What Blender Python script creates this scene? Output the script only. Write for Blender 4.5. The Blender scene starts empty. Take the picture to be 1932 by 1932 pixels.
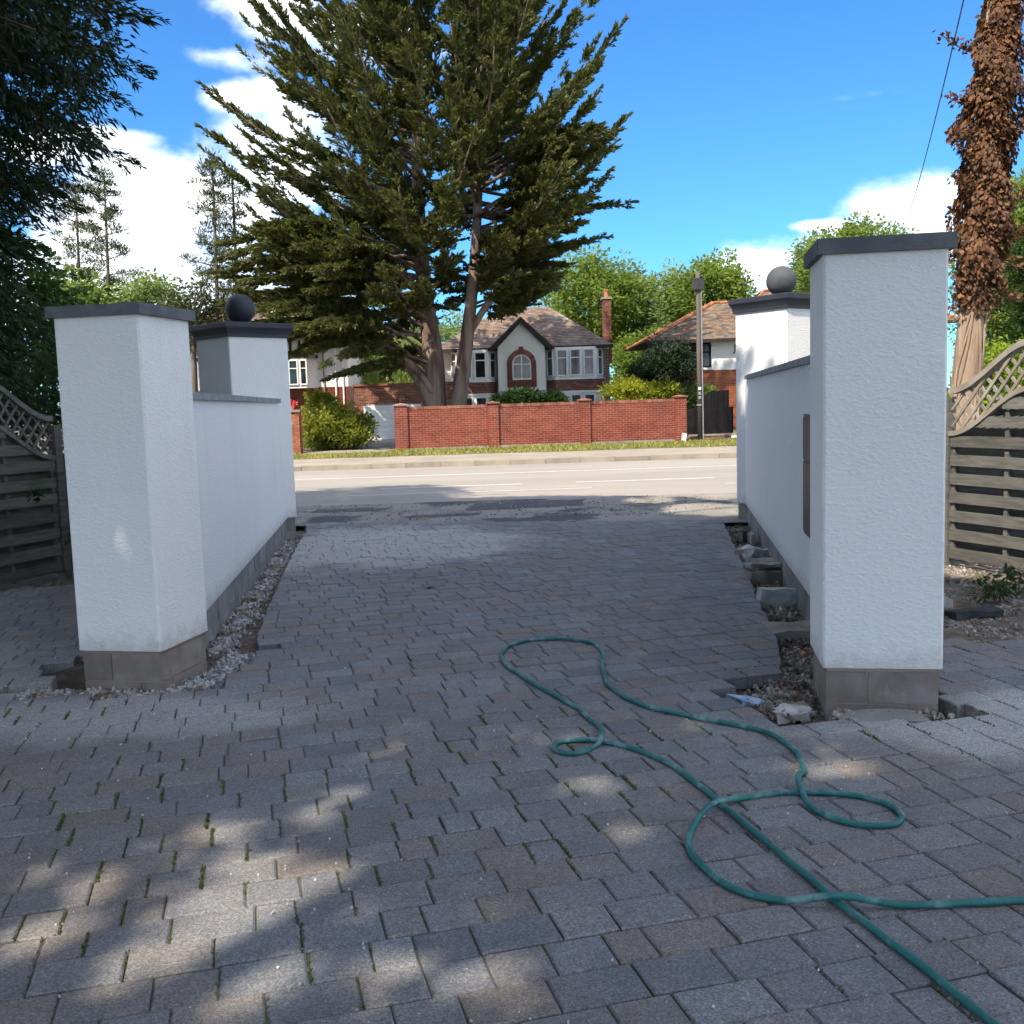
import bpy, math, random
import numpy as np
from mathutils import Vector, Matrix
random.seed(7); RNG = np.random.default_rng(11)
R = math.radians
SC = bpy.context.scene
COL = SC.collection

# ------------------------------------------------------------------ camera
EYE = 1.6
PITCH, ROLL = R(6.08), R(-1.78)
cd = bpy.data.cameras.new('camera'); cam = bpy.data.objects.new('camera', cd); COL.objects.link(cam)
cd.sensor_width = 36; cd.lens = 36; cd.clip_end = 2000; cd.clip_start = 0.05
cam.matrix_world = Matrix.Translation((0, 0, EYE)) @ Matrix.Rotation(R(90) - PITCH, 4, 'X') @ Matrix.Rotation(ROLL, 4, 'Z')
SC.camera = cam

# ------------------------------------------------------------------ light
SUN_EL = 50.0
SUN_AZ = math.degrees(math.atan2(-0.58, -0.81))       # the sun stands behind the camera, to its left
SC.view_settings.view_transform = 'Standard'; SC.view_settings.look = 'None'
SC.view_settings.gamma = 1; SC.view_settings.exposure = 2.0
SC.cycles.use_denoising = True; SC.cycles.use_adaptive_sampling = True; SC.cycles.adaptive_threshold = 0.03; SC.cycles.use_light_tree = False
SC.cycles.max_bounces = 6; SC.cycles.diffuse_bounces = 3; SC.cycles.transparent_max_bounces = 6
SC.cycles.sample_clamp_indirect = 6
ce, se = math.cos(R(SUN_EL)), math.sin(R(SUN_EL))
SUN_FROM = Vector((math.sin(R(SUN_AZ)) * ce, math.cos(R(SUN_AZ)) * ce, se))
ld = bpy.data.lights.new('sun', 'SUN'); ld.energy = 2.1; ld.angle = R(0.53); ld.color = (1.0, 0.89, 0.73)
sun = bpy.data.objects.new('sun', ld); COL.objects.link(sun)
sun.rotation_euler = SUN_FROM.to_track_quat('Z', 'Y').to_euler()

# helpers that turn a spot of the photograph (1932 px wide) into a place in the world
FPX = 1932.0
_f = np.array([0, math.cos(PITCH), -math.sin(PITCH)]); _r0 = np.array([1., 0, 0]); _u0 = np.cross(_r0, _f)
_r = _r0 * math.cos(ROLL) + _u0 * math.sin(ROLL); _u = -_r0 * math.sin(ROLL) + _u0 * math.cos(ROLL)
def ray(x, y): return _f + _r * (x - 966) / FPX - _u * (y - 966) / FPX
def gp(x, y, z=0.0):                      # where the sight line meets the level z
    d = ray(x, y); t = (z - EYE) / d[2]; return Vector((d[0] * t, d[1] * t, z))
def at(x, y, Y):                          # the point of the sight line at distance Y
    d = ray(x, y); t = Y / d[1]; return Vector((d[0] * t, Y, EYE + d[2] * t))

# ------------------------------------------------------------------ node helper
class NT:
    def __init__(s, tree): s.t = tree; s.n = tree.nodes; s.l = tree.links
    def __call__(s, kind, _out=0, **kw):
        nd = s.n.new(kind); ins = {}
        for k, v in kw.items():
            if k.startswith('i_'): ins[k[2:]] = v
            else: setattr(nd, k, v)
        for k, v in ins.items():
            k = int(k) if k.isdigit() else k.replace('_', ' ')
            sock = nd.inputs[k]
            if isinstance(v, bpy.types.NodeSocket): s.l.new(v, sock)
            else: sock.default_value = v
        return nd.outputs[_out] if len(nd.outputs) else nd
    def math(s, op, a, b=0.0, c=0.0, clamp=False):
        return s('ShaderNodeMath', operation=op, use_clamp=clamp, i_0=a, i_1=b, i_2=c)
    def vmath(s, op, a, b=(0, 0, 0), out=0):
        return s('ShaderNodeVectorMath', out, operation=op, i_0=a, i_1=b)
    def mix(s, fac, a, b, mode='MIX'):
        nd = s.n.new('ShaderNodeMix'); nd.data_type = 'RGBA'; nd.blend_type = mode; nd.clamp_factor = True
        for i, v in ((0, fac), (6, a), (7, b)):
            if isinstance(v, bpy.types.NodeSocket): s.l.new(v, nd.inputs[i])
            elif i == 0: nd.inputs[0].default_value = v
            else: nd.inputs[i].default_value = (*v[:3], 1)
        return nd.outputs[2]
    def ramp(s, fac, lo, hi, t0=0.0, t1=1.0):
        return s('ShaderNodeMapRange', interpolation_type='SMOOTHSTEP', i_0=fac, i_1=lo, i_2=hi, i_3=t0, i_4=t1)
    def noise(s, vec, scale, detail=4.0, rough=0.55, out=0, dist=0.0):
        return s('ShaderNodeTexNoise', out, i_Vector=vec, i_Scale=scale, i_Detail=detail, i_Roughness=rough, i_Distortion=dist)

# ------------------------------------------------------------------ sky
W = bpy.data.worlds.new('World'); SC.world = W; W.use_nodes = True
t = NT(W.node_tree); t.n.clear()
sky = t('ShaderNodeTexSky', sky_type='NISHITA', sun_disc=False, sun_elevation=R(SUN_EL), sun_rotation=R(SUN_AZ) % (2 * math.pi),
        altitude=50.0, air_density=1.0, dust_density=0.0, ozone_density=3.0)
skyc = t.mix(1.0, sky, (.29, .635, .96), 'MULTIPLY')                  # the deep blue of the phone picture
vdir = t.vmath('NORMALIZE', t('ShaderNodeTexCoord'))
def px_dir(x, y):
    d = ray(x, y); return d / np.linalg.norm(d)
blobs = [(px_dir(x, y), rx / FPX, rz / FPX, k) for x, y, rx, rz, k in [
    (285, 430, 240, 160, 1.1), (400, 365, 190, 105, 1.1), (300, 560, 360, 170, 1.1), (530, 310, 190, 110, 1.0), (505, 15, 130, 75, 1.0),
    (700, 60, 200, 60, .8), (395, 105, 120, 26, .55), (470, 185, 120, 34, .9), (215, 262, 130, 24, .75), (60, 280, 120, 40, .8),
    (1740, 375, 130, 60, 1.0), (1810, 440, 150, 70, 1.0), (1425, 510, 120, 62, 1.0), (1590, 470, 90, 40, .6), (1500, 560, 240, 50, .7), (1560, 425, 60, 10, .5)]]
mask = None
for c, rx, rz, k in blobs:
    q = t.vmath('MULTIPLY', t.vmath('SUBTRACT', vdir, tuple(c)), (1 / rx, 1 / rx, 1 / rz))
    ln = t.vmath('LENGTH', q, out=1)
    m = t.math('MULTIPLY', t.math('SUBTRACT', 1.0, ln), k)
    mask = m if mask is None else t.math('SMOOTH_MAX', mask, m, 0.25)
wv = t.vmath('MULTIPLY', vdir, (1, 1, 1.6))
# unseen cumulus over the rest of the sky, cover set to whiten ambient light
ahead = t('ShaderNodeVectorMath', 1, operation='DOT_PRODUCT', i_0=vdir, i_1=tuple(_f))
rest = t.math('SUBTRACT', t.math('MULTIPLY', t.math('SUBTRACT', t.noise(wv, 2.1, 2.0), 0.43), 4.5), t.ramp(ahead, 0.70, 0.84, 0.0, 3.0))
mask = t.math('MAXIMUM', mask, rest)
n1 = t.noise(wv, 9.0, 6.0, 0.58)
dens = t.math('ADD', mask, t.math('MULTIPLY', t.math('SUBTRACT', n1, 0.5), 2.1))
cl = t.ramp(dens, 0.02, 0.80)
wisp = t.math('MULTIPLY', t.ramp(t.noise(t.vmath('MULTIPLY', vdir, (2.2, 2.2, 7)), 2.6, 4.0, 0.62), 0.62, 0.86), 0.35)
cl = t.math('MAXIMUM', cl, wisp)
shade = t.ramp(t.noise(wv, 6.0, 3.0, 0.55), 0.38, 0.66)
ccol = t.mix(shade, (1.0, 1.0, 1.0), (0.62, 0.67, 0.75))
bg1 = t('ShaderNodeBackground', i_Color=skyc, i_Strength=0.058)
bg2 = t('ShaderNodeBackground', i_Color=ccol, i_Strength=0.64)
mx = t('ShaderNodeMixShader', i_0=cl, i_1=bg1, i_2=bg2)
t('ShaderNodeOutputWorld', i_Surface=mx)
W.cycles.sampling_method = 'MANUAL'; W.cycles.sample_map_resolution = 256

# ------------------------------------------------------------------ materials
MATS = {}
def mat(name, c1, c2=None, scale=3.0, rough=0.85, bump=0.0, bscale=60.0, rnd=0.0, spec=0.3, c3=None, s3=0.7, lo3=.5, hi3=.65, metal=0.0, bdist=0.01, det=5.0, stretch=None):
    m = bpy.data.materials.new(name); m.use_nodes = True; t = NT(m.node_tree); t.n.clear()
    pos = t('ShaderNodeNewGeometry')
    if stretch: pos = t.vmath('MULTIPLY', pos, stretch)
    c2 = c2 or c1
    col = t.mix(t.ramp(t.noise(pos, scale, det), 0.35, 0.65), c1, c2)
    if c3: col = t.mix(t.ramp(t.noise(pos, s3, 6.0, 0.62), lo3, hi3), col, c3)
    if rnd:
        a = t('ShaderNodeAttribute', 2, attribute_name='rnd')
        col = t.mix(1.0, col, t('ShaderNodeCombineColor', **{k: t.math('ADD', t.math('MULTIPLY', a, 2 * rnd), 1 - rnd) for k in ('i_Red', 'i_Green', 'i_Blue')}), 'MULTIPLY')
    kw = dict(i_Base_Color=col, i_Roughness=rough, i_Metallic=metal)
    if bump:
        h = t.noise(pos, bscale, 4.0, 0.6)
        kw['i_Normal'] = t('ShaderNodeBump', i_Strength=bump, i_Distance=bdist, i_Height=h)
    bs = t('ShaderNodeBsdfPrincipled', **kw); bs.node.inputs['Specular IOR Level'].default_value = spec
    t('ShaderNodeOutputMaterial', i_Surface=bs)
    MATS[name] = m; return m
def leaf_mat(name, dark, light, trans=0.35, scale=1.2, rough=0.6):
    m = bpy.data.materials.new(name); m.use_nodes = True; t = NT(m.node_tree); t.n.clear()
    pos = t('ShaderNodeNewGeometry'); a = t('ShaderNodeAttribute', 2, attribute_name='rnd')
    f = t.math('ADD', t.math('MULTIPLY', a, 0.75), t.math('MULTIPLY', t.math('SUBTRACT', t.noise(pos, scale, 3.0), 0.35), 0.9), clamp=True)
    col = t.mix(f, dark, light)
    d = t('ShaderNodeBsdfPrincipled', i_Base_Color=col, i_Roughness=rough); d.node.inputs['Specular IOR Level'].default_value = 0.25
    tr = t('ShaderNodeBsdfTranslucent', i_Color=t.mix(0.5, col, (light[0] * 1.3, light[1] * 1.4, light[2] * .6)))
    t('ShaderNodeOutputMaterial', i_Surface=t('ShaderNodeMixShader', i_0=trans, i_1=d, i_2=tr))
    MATS[name] = m; return m
def glass_mat(name, tint):
    m = bpy.data.materials.new(name); m.use_nodes = True; t = NT(m.node_tree); t.n.clear()
    col = t.mix(t.ramp(t.noise(t('ShaderNodeNewGeometry'), 0.9, 3.0), .4, .6), tint, tuple(c * 2.2 for c in tint))
    b = t('ShaderNodeBsdfPrincipled', i_Base_Color=col, i_Roughness=0.04, i_IOR=1.5)
    t('ShaderNodeOutputMaterial', i_Surface=b); MATS[name] = m; return m

def white_render():
    m = bpy.data.materials.new('white_render'); m.use_nodes = True; t = NT(m.node_tree); t.n.clear()
    pos = t('ShaderNodeNewGeometry')
    n = t.noise(t.vmath('MULTIPLY', pos, (1, 1, 1.7)), 38.0, 3.0, .6); n2 = t.noise(pos, 130.0, 2.0)
    h = t.math('ADD', t.ramp(n, .4, .7), t.math('MULTIPLY', n2, .5))
    st = t.ramp(t.noise(t.vmath('MULTIPLY', pos, (2.2, 2.2, .35)), 2.0, 5.0, .6), .5, .85)      # faint run marks
    big = t.noise(pos, .9, 3.0)
    col = t.mix(t.math('MULTIPLY', st, .45), t.mix(big, (.80, .79, .765), (.74, .735, .72)), (.60, .60, .60))
    # earth splashed up on to the lowest few centimetres
    z = t('ShaderNodeSeparateXYZ', 2, i_Vector=pos)
    sp = t.ramp(t.math('ADD', z, t.math('MULTIPLY', t.noise(pos, 14.0, 4.0), -.25)), .05, .22, .45, 0.)
    col = t.mix(sp, col, (.36, .31, .26))
    t('ShaderNodeOutputMaterial', i_Surface=t('ShaderNodeBsdfPrincipled', i_Base_Color=col, i_Roughness=.9,
      i_Normal=t('ShaderNodeBump', i_Strength=.5, i_Distance=.006, i_Height=h)))
    MATS['white_render'] = m
white_render()
mat('front_coping', (.085, .09, .10), (.13, .135, .145), 6, .75, .25, 90)
mat('wall_coping', (.20, .205, .21), (.28, .285, .29), 7, .8, .3, 60)
mat('anthracite', (.022, .026, .036), (.030, .034, .046), 5, .55, .1, 80, spec=.4)
mat('ball_sunlit', (.060, .066, .074), (.085, .09, .10), 5, .7, .2, 90)  # lighter finial colour, the sunlight on one ball put into it
mat('block', (.20, .165, .14), (.28, .245, .215), 5, .95, .5, 110, rnd=.15, c3=(.40, .38, .36), s3=4, lo3=.6, hi3=.78)
mat('block_grey', (.21, .20, .185), (.30, .285, .265), 5, .95, .5, 110, rnd=.15, c3=(.15, .13, .115), s3=2.5, lo3=.5, hi3=.7)
mat('mortar_rubble', (.50, .49, .475), (.34, .325, .31), 12, .95, .6, 120, rnd=.45, c3=(.22, .175, .135), s3=5, lo3=.50, hi3=.62)
mat('soil', (.10, .078, .058), (.17, .135, .105), 9, .98, .8, 45, c3=(.27, .24, .21), s3=3, lo3=.52, hi3=.7, bdist=.03)
mat('gravel', (.20, .17, .14), (.33, .30, .265), 20, .95, .4, 90, rnd=.5, c3=(.13, .095, .07), s3=4, lo3=.48, hi3=.6)
mat('ground', (.12, .12, .06), (.16, .14, .09), .3, .98, .4, 8)
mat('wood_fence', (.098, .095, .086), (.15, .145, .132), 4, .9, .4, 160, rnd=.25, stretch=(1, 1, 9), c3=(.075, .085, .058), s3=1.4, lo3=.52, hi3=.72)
mat('wood_fence_shaded', (.085, .08, .068), (.125, .115, .10), 4, .9, .4, 160, rnd=.25, stretch=(1, 1, 9), c3=(.055, .065, .045), s3=1.4, lo3=.5, hi3=.7)  # the fence wood again, with shade put into a darker colour
mat('wood_trellis', (.22, .195, .16), (.30, .27, .225), 5, .9, .3, 120, rnd=.2)
mat('brick_red', (.165, .030, .017), (.215, .048, .027), 1.2, .92, .3, 90, rnd=.22, c3=(.14, .05, .038), s3=.5, lo3=.5, hi3=.72)
mat('brick_orange', (.23, .062, .026), (.29, .092, .04), 1.2, .92, .3, 90, rnd=.35)
mat('brick_brown', (.14, .05, .032), (.20, .082, .055), 1.5, .92, .3, 90, rnd=.45)
mat('mortar', (.30, .20, .16), (.36, .265, .215), 3, .95)
mat('stone_cap', (.24, .19, .155), (.31, .255, .21), 4, .9, .3, 40)
mat('coping_brick', (.20, .075, .05), (.27, .115, .08), 3, .92, .3, 60, rnd=.3)
mat('tile_brown', (.165, .115, .088), (.225, .165, .13), .8, .9, .3, 30, rnd=.3, c3=(.25, .215, .18), s3=1.1, lo3=.5, hi3=.75)
mat('tile_orange', (.17, .105, .065), (.235, .145, .088), .9, .9, .3, 30, rnd=.4, c3=(.15, .125, .10), s3=1.6, lo3=.42, hi3=.62)
mat('ridge_tile', (.36, .14, .07), (.31, .12, .06), 2, .9, rnd=.3)
mat('white_paint', (.76, .76, .73), (.70, .70, .67), 1.0, .6)
mat('cream_wall', (.72, .71, .64), (.63, .63, .56), .6, .92, .3, 30)
mat('white_wall', (.78, .77, .74), (.71, .70, .67), .6, .92, .3, 30)
mat('black_paint', (.008, .008, .010), (.013, .013, .015), 4, .9, .2, 60, rnd=.3, spec=.1)
mat('dark_timber', (.022, .018, .016), (.035, .03, .027), 4, .7)
mat('garage_white', (.74, .75, .76), (.69, .70, .72), 2, .5)
mat('pole_wood', (.07, .058, .05), (.13, .112, .10), 3, .9, .4, 40, stretch=(1, 1, .12))
mat('steel', (.30, .31, .32), (.36, .37, .38), 6, .5, metal=.6)
mat('dark_steel', (.035, .036, .04), (.055, .054, .054), 3, .5, metal=.2)
mat('bronze_panel', (.045, .035, .028), (.065, .05, .04), 3, .5)
mat('terracotta', (.36, .13, .07), (.42, .17, .09), 5, .9)
mat('bark', (.10, .066, .052), (.25, .19, .155), 3.5, .95, 1.0, 14, stretch=(1, 1, .14), bdist=.08)
mat('bark_dark', (.045, .035, .028), (.08, .06, .05), 4, .95, .8, 20, stretch=(1, 1, .2))
mat('bark_grey', (.12, .10, .085), (.17, .145, .125), 4, .95, .5, 20, stretch=(1, 1, .2))
mat('bark_ivy', (.27, .19, .135), (.40, .31, .23), 5, .95, .8, 26, stretch=(1, 1, .16), bdist=.03)
mat('twig', (.10, .065, .045), (.15, .10, .075), 5, .9)
mat('road', (.265, .24, .21), (.31, .285, .25), .55, .92, .35, 180, c3=(.26, .24, .215), s3=.22, lo3=.52, hi3=.68, stretch=(.25, 1, 1))
mat('apron', (.19, .175, .155), (.26, .24, .21), 1.4, .95, .5, 130, c3=(.075, .075, .078), s3=.55, lo3=.53, hi3=.60)
mat('pavement', (.26, .225, .18), (.32, .28, .225), .8, .92, .3, 90)
mat('kerb', (.20, .172, .135), (.26, .225, .18), 2.0, .92, .3, 60, rnd=.15)
mat('road_paint', (.74, .72, .69), (.56, .545, .52), 5, .8, det=8.0)
mat('hose', (.010, .105, .100), (.016, .14, .13), 8, .45, .5, 420, spec=.4, c3=(.15, .27, .27), s3=9, lo3=.50, hi3=.68, bdist=.003)
mat('orange_brick', (.42, .15, .07), (.35, .12, .06), 8, .95, .5, 60)
mat('black_slab', (.022, .022, .026), (.04, .04, .045), 6, .8, .4, 60)
mat('blue_plastic', (.25, .38, .55), (.40, .50, .62), 9, .4)
mat('red_flower', (.55, .05, .05), (.7, .12, .1), 9, .6)
leaf_mat('leaf_cypress', (.018, .030, .012), (.145, .155, .046), .25, .45)
leaf_mat('leaf_conifer', (.010, .020, .010), (.032, .055, .020), .2, 1.0)
leaf_mat('leaf_broad', (.06, .11, .02), (.27, .34, .075), .45, .35)
leaf_mat('leaf_broad_pale', (.08, .13, .045), (.29, .36, .14), .45, .35)
leaf_mat('leaf_pine', (.020, .030, .012), (.10, .115, .04), .25, .5)
leaf_mat('leaf_willow', (.13, .20, .05), (.40, .46, .16), .5, .5)
leaf_mat('leaf_shrub', (.05, .085, .015), (.34, .35, .05), .4, 1.4)
leaf_mat('leaf_yellow', (.12, .16, .02), (.42, .42, .04), .4, .9)
leaf_mat('leaf_dark', (.010, .020, .010), (.035, .055, .020), .2, .9)
leaf_mat('leaf_green', (.015, .04, .010), (.05, .10, .022), .35, 1.1)
leaf_mat('leaf_hedge', (.07, .13, .012), (.30, .38, .03), .4, 1.6)
leaf_mat('leaf_dead', (.026, .011, .006), (.27, .13, .062), .2, 4.0)
leaf_mat('grass_blade', (.13, .14, .03), (.42, .40, .11), .35, .6)
leaf_mat('moss', (.03, .05, .008), (.11, .14, .02), .2, 8.0)
glass_mat('glass', (.012, .014, .016)); glass_mat('glass_grey', (.05, .055, .06))

def paver_material():
    m = bpy.data.materials.new('paver'); m.use_nodes = True; t = NT(m.node_tree); t.n.clear()
    pos = t('ShaderNodeNewGeometry'); a = t('ShaderNodeAttribute', 2, attribute_name='rnd')
    b = t('ShaderNodeAttribute', 2, attribute_name='rnd2')
    c = t.mix(a, (.125, .136, .154), (.212, .220, .232))
    c = t.mix(t.math('MULTIPLY', t.ramp(b, .55, 1.0), .7), c, (.205, .165, .130))
    big = t.ramp(t.noise(pos, .75, 6.0, .65), .40, .62)                       # mud trodden over the blocks
    c = t.mix(t.math('MULTIPLY', big, .5), c, (.175, .140, .110))
    st = t.ramp(t.noise(pos, 17.0, 5.0, .7), .48, .72)
    c = t.mix(t.math('MULTIPLY', st, .4), c, (.085, .08, .075))
    blot = t.ramp(t.noise(pos, 5.0, 6.0, .65), .4, .75)
    c = t.mix(t.math('MULTIPLY', blot, .35), c, (.26, .252, .242))
    # cement dust left by the builders: an old patch near the road, one by each gate pillar
    xyz = t('ShaderNodeSeparateXYZ', i_Vector=pos).node
    def patch(cx, cy, rx, ry, k):
        ux = t.math('DIVIDE', t.math('SUBTRACT', xyz.outputs[0], cx), rx); uy = t.math('DIVIDE', t.math('SUBTRACT', xyz.outputs[1], cy), ry)
        q = t.math('SQRT', t.math('ADD', t.math('MULTIPLY', ux, ux), t.math('MULTIPLY', uy, uy)))
        q = t.math('ADD', q, t.math('MULTIPLY', t.math('SUBTRACT', t.noise(pos, 1.6, 6.0, .65), .5), 1.5))
        return t.math('MULTIPLY', t.ramp(q, 1.15, .55), k)
    dust = None
    for pch in ((-1.6, 11.9, 2.0, 1.9, .75), (-2.3, 5.35, 1.4, .45, .5), (2.6, 4.75, 1.3, .55, .75), (-3.6, 6.2, .9, 1.2, .4), (2.6, 10.2, .5, 1.2, .3)):
        d = patch(*pch); dust = d if dust is None else t.math('MAXIMUM', dust, d)
    c = t.mix(dust, c, (.46, .45, .43))
    spk = t.ramp(t('ShaderNodeTexVoronoi', i_Vector=pos, i_Scale=150.0), .02, .16, 1., 0.)
    spk = t.math('MULTIPLY', spk, t.ramp(t.noise(pos, 7.0, 4.0, .7), .42, .66))
    c = t.mix(t.math('MULTIPLY', spk, .7), c, (.50, .48, .45))
    grain = t('ShaderNodeSeparateColor', i_Color=t('ShaderNodeTexVoronoi', 1, i_Vector=pos, i_Scale=190.0))
    gm = t.math('ADD', t.math('MULTIPLY', grain, .75), .62)
    c = t.mix(1.0, c, t('ShaderNodeCombineColor', i_Red=gm, i_Green=gm, i_Blue=gm), 'MULTIPLY')
    g = t.noise(pos, 120.0, 4.0, .75)
    c = t.mix(t.math('MULTIPLY', t.ramp(g, .44, .62), .5), c, (.055, .055, .06))
    h = t.math('ADD', t.math('MULTIPLY', g, .6), t.noise(pos, 35.0, 4.0))
    rough = t.math('ADD', .62, t.math('MULTIPLY', t.noise(pos, 2.0, 3.0), .3))
    t('ShaderNodeOutputMaterial', i_Surface=t('ShaderNodeBsdfPrincipled', i_Base_Color=c, i_Roughness=rough,
      i_Normal=t('ShaderNodeBump', i_Strength=.8, i_Distance=.005, i_Height=h)))
    MATS['paver'] = m
paver_material()
def joint_material():
    m = bpy.data.materials.new('joint'); m.use_nodes = True; t = NT(m.node_tree); t.n.clear()
    pos = t('ShaderNodeNewGeometry')
    c = t.mix(t.noise(pos, 20.0, 4.0), (.06, .054, .046), (.105, .094, .078))
    c = t.mix(t.ramp(t.noise(pos, 2.2, 5.0, .7), .5, .62), c, (.055, .075, .015))
    t('ShaderNodeOutputMaterial', i_Surface=t('ShaderNodeBsdfPrincipled', i_Base_Color=c, i_Roughness=.95))
    MATS['joint'] = m
joint_material()

# ------------------------------------------------------------------ mesh helpers
class MB:
    """Collects faces; build() links them as one mesh object."""
    def __init__(s): s.v = []; s.f = []; s.r = []
    def face(s, pts, r=.5):
        i = len(s.v); s.v += [tuple(p) for p in pts]; s.r += [r] * len(pts); s.f.append(tuple(range(i, i + len(pts))))
    def hexa(s, b, tp, r=.5, skip=()):
        """b, tp: four points each, counter-clockwise from above."""
        i = len(s.v); s.v += [tuple(p) for p in list(b) + list(tp)]; s.r += [r] * 8
        fs = [(3, 2, 1, 0), (4, 5, 6, 7), (0, 1, 5, 4), (1, 2, 6, 5), (2, 3, 7, 6), (3, 0, 4, 7)]
        s.f += [tuple(i + k for k in f) for n, f in enumerate(fs) if n not in skip]
    def box(s, o, ex, ey, x0, x1, y0, y1, z0, z1, r=.5, skip=()):
        P = lambda x, y, z: (o[0] + ex[0] * x + ey[0] * y, o[1] + ex[1] * x + ey[1] * y, o[2] + z)
        s.hexa([P(x0, y0, z0), P(x1, y0, z0), P(x1, y1, z0), P(x0, y1, z0)], [P(x0, y0, z1), P(x1, y0, z1), P(x1, y1, z1), P(x0, y1, z1)], r, skip)
    def prism(s, pts, z0, z1, r=.5):
        n = len(pts); i = len(s.v)
        s.v += [(p[0], p[1], z0) for p in pts] + [(p[0], p[1], z1) for p in pts]; s.r += [r] * 2 * n
        s.f.append(tuple(i + n - 1 - k for k in range(n))); s.f.append(tuple(i + n + k for k in range(n)))
        for k in range(n): s.f.append((i + k, i + (k + 1) % n, i + n + (k + 1) % n, i + n + k))
    def tube(s, pts, rad, n=8, r=.5, cap=True):
        pts = [Vector(p) for p in pts]; rad = rad if isinstance(rad, (list, tuple)) else [rad] * len(pts)
        i = len(s.v); ref = Vector((0, 0, 1)); m = len(pts); side = None
        for k, p in enumerate(pts):
            d = (pts[min(k + 1, m - 1)] - pts[max(k - 1, 0)]).normalized()
            if side is None: side = d.cross(ref if abs(d.z) < .9 else Vector((0, 1, 0))).normalized()
            else: side = (side - d * side.dot(d)).normalized()
            up = side.cross(d)
            for j in range(n):
                a = 2 * math.pi * j / n; q = p + (side * math.cos(a) + up * math.sin(a)) * rad[k]
                s.v.append(tuple(q)); s.r.append(r)
        for k in range(m - 1):
            for j in range(n):
                a = i + k * n + j; b = i + k * n + (j + 1) % n; s.f.append((a, b, b + n, a + n))
        if cap:
            s.f.append(tuple(i + n - 1 - j for j in range(n))); s.f.append(tuple(i + (m - 1) * n + j for j in range(n)))
    def sphere(s, c, rad, nu=32, nv=18):
        i = len(s.v)
        for a in range(nv + 1):
            th = math.pi * a / nv
            for b in range(nu):
                ph = 2 * math.pi * b / nu
                s.v.append((c[0] + rad * math.sin(th) * math.cos(ph), c[1] + rad * math.sin(th) * math.sin(ph), c[2] + rad * math.cos(th))); s.r.append(.5)
        for a in range(nv):
            for b in range(nu):
                p = i + a * nu + b; q = i + a * nu + (b + 1) % nu; s.f.append((p, p + nu, q + nu, q))
WLOC = {}
def link(name, me, parent=None, loc=None, **props):
    o = bpy.data.objects.new(name, me); COL.objects.link(o)
    w = Vector(loc) if loc is not None else (WLOC[parent.name] if parent is not None else Vector((0, 0, 0)))
    WLOC[o.name] = w
    if parent is not None: o.parent = parent; o.location = w - WLOC[parent.name]
    else: o.location = w
    for k, v in props.items(): o[k] = v
    return o
def build(s, name, m, parent=None, smooth=False, loc=None, **props):
    w = Vector(loc) if loc is not None else (WLOC[parent.name] if parent is not None else Vector((0, 0, 0)))
    me = bpy.data.meshes.new(name)
    me.from_pydata([(x - w.x, y - w.y, z - w.z) for x, y, z in s.v], [], s.f)
    a = me.attributes.new('rnd', 'FLOAT', 'POINT'); a.data.foreach_set('value', s.r)
    me.materials.append(MATS[m]); me.update()
    if smooth: me.shade_smooth()
    return link(name, me, parent, w if (parent is None or loc is not None) else None, **props)
MB.build = build
def thing(name, loc, label, cat, group=None):
    o = bpy.data.objects.new(name, None); COL.objects.link(o); o.location = loc; o.empty_display_size = .2
    WLOC[o.name] = Vector(loc); o['label'] = label; o['category'] = cat; o['kind'] = 'thing'
    if group: o['group'] = group
    return o
def np_mesh(name, V, r, m, parent=None, loc=None, per=4, **props):
    """V: (n*per,3) points, every `per` of them one face; r: one value for each face."""
    V = np.asarray(V, np.float32); n = len(V) // per
    w = Vector(loc) if loc is not None else (WLOC[parent.name] if parent is not None else Vector((0, 0, 0)))
    V = V - np.array(w, np.float32)
    me = bpy.data.meshes.new(name); me.vertices.add(n * per); me.vertices.foreach_set('co', V.ravel())
    me.loops.add(n * per); me.loops.foreach_set('vertex_index', np.arange(n * per, dtype=np.int32))
    me.polygons.add(n); me.polygons.foreach_set('loop_start', np.arange(0, n * per, per, dtype=np.int32))
    a = me.attributes.new('rnd', 'FLOAT', 'POINT'); a.data.foreach_set('value', np.repeat(np.asarray(r, np.float32), per))
    me.materials.append(MATS[m]); me.update(calc_edges=True)
    return link(name, me, parent, w if (parent is None or loc is not None) else None, **props)
def unit(v): return v / np.maximum(np.linalg.norm(v, axis=-1, keepdims=True), 1e-9)
def rand_dir(n): return unit(RNG.normal(size=(n, 3)))
def kites(c, d, L, Wd, nrm=None):
    """leaf-shaped quads from base points c along d."""
    n = len(c); d = unit(d); nrm = rand_dir(n) if nrm is None else nrm
    s = unit(np.cross(d, nrm)); L = np.broadcast_to(np.asarray(L, float), (n,))[:, None]; Wd = np.broadcast_to(np.asarray(Wd, float), (n,))[:, None]
    V = np.stack([c, c + d * L * .45 + s * Wd * .5, c + d * L, c + d * L * .45 - s * Wd * .5], 1)
    return V.reshape(-1, 3)
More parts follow.
